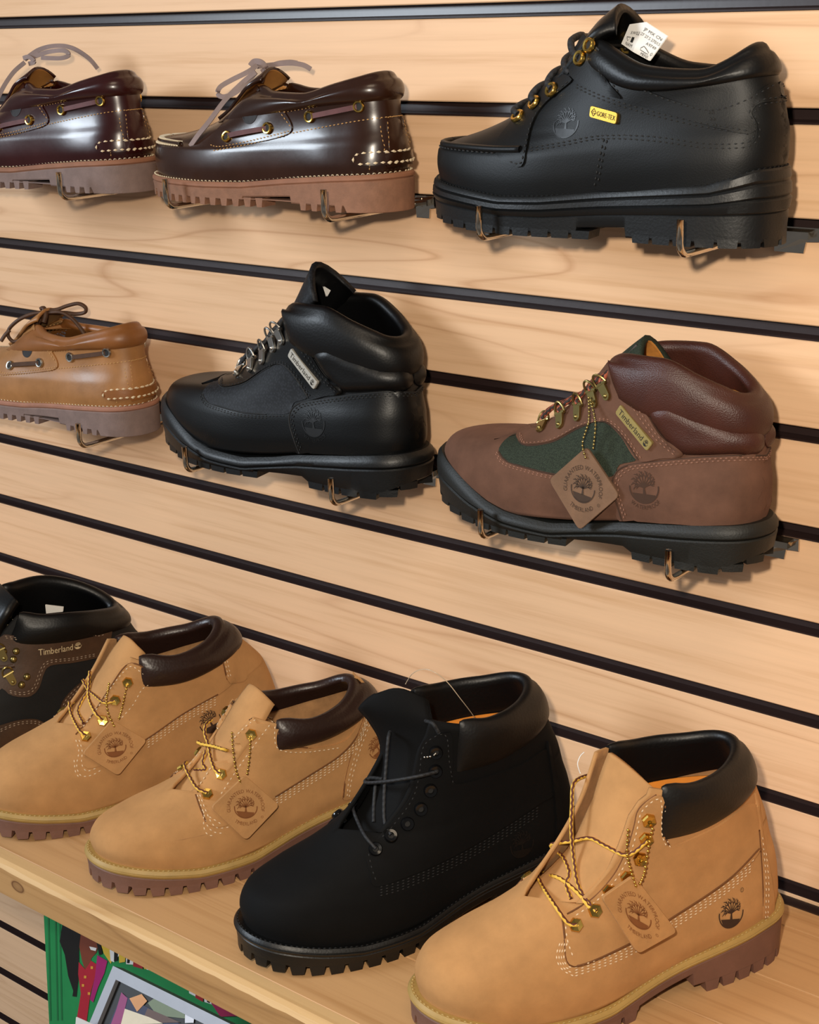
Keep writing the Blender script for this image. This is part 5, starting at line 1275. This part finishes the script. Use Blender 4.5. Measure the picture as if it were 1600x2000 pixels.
s = FB = hiker('all-black hiking boot with mesh panel and silver badge in the middle row', (-1.067, -.065, Z2), M_BLKSM, M_MESH, M_BLKSOFT, M_BLKTHR, M_NICKEL, M_INK, M_BLKLACE, M_MESH, M_BLKSOFT, M_BLKRUB, mat('silver_badge', '#bdbab2', rough=.4, metal=.4, var=.06, bump=0), M_BLKTHR, view=G, tall=22)
emblem(s, z([(890, 690)])[0], z([(945, 690)])[0], M_DKLOGO, .0128, word='WATERPROOF')
s.Vi = s.Mi
b = MB(); P = [s.pxw(*q) for q in zm((280, 500), 2.667, [(935, 158, .01), (970, 180, .008), (952, 212, .006)])]; b.add(P+[p+Vector((.0005, .001, 0)) for p in P], [(0, 1, 2), (5, 4, 3)]); b.build('white_label_corner', M_WHITE, s.root, smooth=False)

# ------------------------------------------------------------------ black and brown trail boot at the far left of the shelf
RH = [(0, 6, 296, 47.5, (30, 18, 23, 33, 38), K6[0]), (.12, 3.5, 298, 49.5, (44, 35, 36, 44, 48), K6[1]), (.25, 9, 297, 48.5, (58, 50, 50, 53, 57), K6[2]), (.37, 28, 294, 46, (68, 64, 62, 64, 67), K6[3]),
      (.50, 60, 289, 43, (81, 78, 76, 77, 78), K6[4]), (.62, 88, 283, 41, (100, 92, 88, 88, 88), K6[5]), (.74, 104, 277, 40, (116, 105, 101, 99, 97), K6[6]), (.86, 120, 271, 41, (136, 122, 118, 115, 109), K6[7]), (1, 134, 264, 42, (160, 142, 138, 131, 122), K6[8])]
M_HBRN = mat('dark_brown_leather', '#47301f', rough=.6, var=.25, vscale=50, bump=.25, bscale=500)
M_HBLK = mat('black_suede_cloth', '#08080a', rough=.75, var=.3, bump=.2)
s = H = Shoe('trail_boot', 'black and brown padded boot at the far left of the shelf behind the tan boot', G_SHOES, (-1.235, -.335, ZS), 1.22, RH, .304, cat='boot')
z = lambda pts: zm((0, 1110), 5.715, pts)
s.make_upper(M_HBLK, M_HBLK, gap6)
boot_sole(s, M_BLKRUB, M_BLKRUB, M_BLKTHR)
s.collar('padded_collar', M_BLKSOFT, .75, .84, .0035, .012, .82, rise=lambda th: .016*max(0, -math.sin(th)))
s.footbed('footbed', M_HBLK, 48)
s.panel('brown_overlay', z([(-120, 770), (50, 735), (250, 758), (500, 750), (750, 702), (950, 662), (1080, 735), (1180, 700), (1240, 640), (1230, 760), (1150, 960), (1050, 1000), (800, 1050), (560, 1080), (490, 1160), (430, 1330), (340, 1420), (200, 1432), (90, 1400), (20, 1340), (-120, 1400)]), M_HBRN, .0018)
s.panel('toe_overlay', z([(-120, 1830), (100, 1720), (300, 1680), (430, 1690), (530, 1750), (580, 1820), (560, 2050), (200, 2150), (-120, 2150)]), M_HBRN, .0018)
s.panel('heel_overlay', z([(900, 1270), (760, 1400), (680, 1520), (655, 1680), (690, 1820), (800, 1900), (1000, 1850), (1150, 1500), (1150, 1200), (1020, 1200)]), M_HBRN, .0018)
M_HTHR = mat('tan_grey_thread', '#9a8470', rough=.8, bump=0)
b = MB()
s.stitch(b, [z(q) for q in ([(50, 755), (250, 780), (500, 772), (750, 722), (945, 682), (1080, 755), (1170, 730)], [(60, 775), (250, 800), (500, 792), (750, 742), (945, 702), (1080, 775)], [(1060, 975), (800, 1022), (545, 1055), (465, 1150), (410, 1310), (330, 1395), (200, 1408), (80, 1375)], [(1060, 955), (800, 1002), (530, 1035), (440, 1150), (390, 1295), (320, 1372), (200, 1385), (80, 1355)],
     [(0, 1800), (150, 1735), (300, 1705), (430, 1712), (520, 1765)], [(0, 1822), (150, 1757), (300, 1727), (425, 1735), (510, 1785)], [(880, 1310), (760, 1430), (700, 1540), (680, 1680)], [(900, 1325), (780, 1445), (722, 1550), (702, 1690)])], ln=.0030, gap=.0014)
b.build('stitching', M_HTHR, s.root)
f = Flat(); f.text('Timberland', 0, 0, .80, w=4.1); f.merge(TREE, 4.75, .42, .46)
pa, na_ = s.hit(*z([(640, 905)])[0]); s.decal('cream_lettering', (lambda q: (q.merge(f, -2.6/2.6, -.16, 1/2.6), q)[1])(Flat()), z([(675, 900)])[0], z([(920, 850)])[0], mat('cream_print', '#d3bd94', rough=.7, bump=0), .0215)
s.tongue('tongue', M_BLKSOFT, [(90, 92), (106, 106), (118, 126), (128, 146), (138, 160), (150, 168)], [14, 20, 26, 31, 33, 28], [2, 4, 5, 6, 6, 5], th=.008)
s.refull()
for q in ((40, 930), (180, 925), (150, 1015), (300, 1210), (240, 1300)):
    p, n = s.hit(*z([q])[0]); b = MB(); b.ball((0, 0, 0), .0036, 12, 8); o = b.build('dome_rivet', M_ABRASS, s.root); o.location = p; 
for q, u_ in (((30, 960), (0, 900)), ((120, 1230), (90, 1180))): hook(s, z([q])[0], z([u_])[0], M_ABRASS, k=1.3, far=False)
b = MB(); P = [s.front(*q, .003) for q in z([(505, 408, .012), (705, 432, .012), (700, 485, .010), (515, 505, .010)])]; b.add(P+[p+Vector((.001, .001, 0)) for p in P], [(0, 1, 2, 3), (7, 6, 5, 4), (0, 4, 5, 1), (1, 5, 6, 2), (2, 6, 7, 3), (3, 7, 4, 0)]); b.build('white_label', M_WHITE, s.root, smooth=False)
f = Flat(); f.merge(TREE); P = s.front(*z([(92, 560, -.01)])[0], .002); b = MB(); b.add([P+Vector((.30*a, -.62*a, 0))*.012+Vector((.35, 0, .94))*q*.013+Vector((-.0015, -.001, .0008)) for a, q in f.v], f.f); b.build('tongue_emblem', mat('cream_print', '#d3bd94'), s.root, smooth=False)
b = MB(); b.tube(cat([s.front(*q, .003) for q in z([(-60, 1110, 0), (60, 1100, -.01), (160, 1080, -.02)])], n=6), .002, 8); b.build('lace', M_HBRN, s.root)
# ------------------------------------------------------------------ printed things leaning under the shelf
def paint(name, col): return mat('print_'+name, col, rough=.55, var=.05, bump=0)
class Board:
    """a flat printed board: o its top-left corner, ex along, ey down, both unit vectors"""
    def __init__(s, o, ex, ey): s.o = Vector(o); s.ex = Vector(ex).normalized(); s.ey = Vector(ey).normalized(); s.n = s.ey.cross(s.ex).normalized(); s.n = s.n if s.n.y < 0 else -s.n
    def uv(s, px, py):                               # where a pixel of the photograph lies on the board, metres along and down
        d = ray(px, py); p = CAMP+d*((s.o-CAMP).dot(s.n)/d.dot(s.n)); q = p-s.o; return q.dot(s.ex), q.dot(s.ey)
    def P(s, u, v, h=0): return s.o+s.ex*u+s.ey*v+s.n*h
zp = lambda pts: zm((80, 1780), 3.333, pts)
bd = Board((-1.232, -.150, -.10), (1, 0, 0), (-.03, -.05, -1))
root = tag(empty('poster_board', (-1.0, -.17, -.99)), 'green printed poster of a smiling woman in red, standing under the shelf', 'poster')
Lr = lambda p: p-Vector(root.location)
b = MB(); c = [(0, 0), (.62, 0), (.62, .885), (0, .885)]
b.add([Lr(bd.P(u, v)) for u, v in c]+[Lr(bd.P(u, v, -.006)) for u, v in c], [(0, 1, 2, 3), (7, 6, 5, 4), (0, 4, 5, 1), (1, 5, 6, 2), (2, 6, 7, 3), (3, 7, 4, 0)])
b.build('board', paint('green', '#1d8a4b'), root, smooth=False)
def ink(col, name, pts, h, part='printed_shape'):
    f = Flat(); f.poly([bd.uv(*q) for q in zp(pts)]); b = MB(); b.add([Lr(bd.P(u, v, h)) for u, v in f.v], f.f); return b.build(part, paint(name, col), root, smooth=False)
for x in (62, 108, 135): ink('#156b3a', 'dark_green', [(x, 20), (x+10, 20), (x+40, 733), (x+30, 733)], .0003, 'border_line')
ink('#0f0d0d', 'black', [(165, 60), (300, 60), (282, 140), (272, 250), (275, 430), (265, 540), (262, 580), (235, 575), (240, 540), (205, 440), (180, 300), (145, 210)], .0005, 'printed_hair')
ink('#7a3b28', 'skin', [(275, 100), (330, 120), (385, 185), (398, 240), (385, 292), (352, 330), (345, 400), (310, 400), (290, 335), (272, 250)], .0004, 'printed_face')
ink('#efe9e4', 'white', [(338, 250), (386, 262), (380, 282), (348, 272)], .0007)
ink('#b01f33', 'red', [(272, 350), (315, 402), (352, 345), (392, 372), (380, 450), (352, 560), (330, 760), (262, 760), (290, 560), (270, 430)], .0006, 'printed_shirt')
ink('#a51e6c', 'magenta', [(392, 308), (458, 350), (440, 430), (402, 520), (372, 620), (350, 600), (380, 450)], .0008, 'printed_jacket')
for q in ((360, 390), (318, 450), (305, 505), (345, 560)): ink('#d99a3c', 'gold', [(q[0]-8, q[1]-10), (q[0]+8, q[1]-8), (q[0]+7, q[1]+9), (q[0]-8, q[1]+8)], .0010)
ink('#15110f', 'black', [(380, 200), (405, 195), (425, 300), (405, 310)], .0009)
ink('#e2b93f', 'yellow', [(398, 190), (470, 215), (500, 290), (480, 370), (432, 300)], .0005)
for i, (col, nm, p) in enumerate((('#efe9e4', 'white', [(470, 280), (505, 240), (545, 255), (530, 320), (500, 360), (478, 350)]), ('#15110f', 'black', [(500, 290), (525, 280), (525, 350), (500, 355)]), ('#e2b93f', 'yellow', [(530, 300), (575, 290), (572, 360), (535, 365)]),
     ('#efe9e4', 'white', [(575, 265), (640, 270), (625, 380), (580, 375)]), ('#15110f', 'black', [(592, 280), (612, 282), (602, 370), (585, 368)]), ('#a8232d', 'crimson', [(630, 300), (690, 335), (688, 410), (625, 390)]), ('#e2b93f', 'yellow', [(680, 375), (725, 340), (770, 380), (755, 425), (700, 410)]),
     ('#efe9e4', 'white', [(705, 360), (730, 345), (735, 420), (715, 415)]), ('#6b4a35', 'brown', [(760, 400), (800, 390), (815, 450), (770, 445)]), ('#efe9e4', 'white', [(905, 470), (960, 480), (985, 560), (930, 530)]), ('#15110f', 'black', [(938, 490), (955, 495), (965, 545), (945, 535)]),
     ('#efe9e4', 'white', [(985, 510), (1060, 530), (1050, 610), (995, 580)]), ('#a8232d', 'crimson', [(1040, 540), (1090, 560), (1085, 640), (1035, 610)]), ('#efe9e4', 'white', [(1090, 560), (1150, 580), (1150, 660), (1095, 640)]), ('#15110f', 'black', [(1112, 580), (1135, 590), (1130, 650), (1112, 640)]),
     ('#a01f4f', 'rose', [(1150, 590), (1260, 640), (1400, 740), (1200, 740), (1140, 650)]), ('#15110f', 'black', [(540, 250), (580, 260), (572, 300), (545, 295)]))): ink(col, nm, p, .0006+.00008*i)

fr = Board((-1.002, -.25, -.173), (1, 0, .03), (0, -.033, -.042))
root2 = tag(empty('framed_picture', (-.85, -.40, -.40)), 'grey framed picture with black border leaning back below the shelf', 'picture frame')
Lq = lambda p: p-Vector(root2.location)
def rect(name, m, u0, v0, u1, v1, h0, h1):
    b = MB(); c = [(u0, v0), (u1, v0), (u1, v1), (u0, v1)]
    b.add([Lq(fr.P(u, v, h1)) for u, v in c]+[Lq(fr.P(u, v, h0)) for u, v in c], [(0, 1, 2, 3), (7, 6, 5, 4), (0, 4, 5, 1), (1, 5, 6, 2), (2, 6, 7, 3), (3, 7, 4, 0)]); return b.build(name, m, root2, smooth=False)
M_SILV = mat('silver_grey_frame', '#8c8d94', rough=.45, metal=.2, var=.04, bump=0)
FW, FHt, bw = .34, .26, .010
for n_, (u0, v0, u1, v1) in (('frame_rail', (0, 0, FW, bw)), ('frame_rail', (0, FHt-bw, FW, FHt)), ('frame_stile', (0, bw, bw, FHt-bw)), ('frame_stile', (FW-bw, bw, FW, FHt-bw))): rect(n_, M_SILV, u0, v0, u1, v1, -.012, .003)
rect('black_border', paint('black', '#0f0d0d'), bw, bw, FW-bw, FHt-bw, -.010, -.002)
pic = rect('picture', paint('navy', '#1c2044'), bw+.010, bw+.010, FW-bw-.010, FHt-bw-.010, -.004, -.0012)
def ink2(col, name, pts, h):
    f = Flat(); f.poly([fr.uv(*q) for q in zp(pts)]); b = MB(); b.add([Lq(fr.P(u, v, h)) for u, v in f.v], f.f); o = b.build('printed_shape', paint(name, col), root2, smooth=False)
ink2('#8d2f6a', 'plum', [(520, 530), (560, 570), (520, 740), (455, 740), (490, 640)], -.0009)
ink2('#d0925a', 'peach', [(572, 572), (650, 545), (686, 592), (622, 662)], -.0008)
ink2('#6f7d63', 'sage', [(690, 605), (760, 555), (920, 645), (930, 715), (750, 690)], -.0008)
ink2('#8a8f78', 'pale_sage', [(740, 575), (770, 560), (915, 645), (905, 670)], -.0007)
ink2('#5a4038', 'umber', [(690, 640), (900, 740), (720, 740), (670, 690)], -.0006)
ink2('#d9cdb4', 'cream', [(545, 640), (700, 700), (790, 745), (520, 745)], -.0005)
ink2('#d8dbe6', 'pale_blue', [(930, 680), (990, 690), (985, 745), (930, 745)], -.0006)
b = MB(); P = [CAMP+ray(*q)*((Vector((0, -.30, 0))-CAMP).dot(Vector((0, 1, 0)))/ray(*q).y) for q in zp([(228, 690), (350, 745), (330, 900), (215, 860)])]
o = empty('white_card', P[3]); b.add([p-P[3] for p in P]+[p-P[3]+Vector((0, .001, 0)) for p in P], [(0, 1, 2, 3), (7, 6, 5, 4), (0, 4, 5, 1), (1, 5, 6, 2), (2, 6, 7, 3), (3, 7, 4, 0)]); b.build('card', M_WHITE, o, smooth=False)
tag(o, 'white card corner beside the grey picture frame at the bottom edge', 'card')
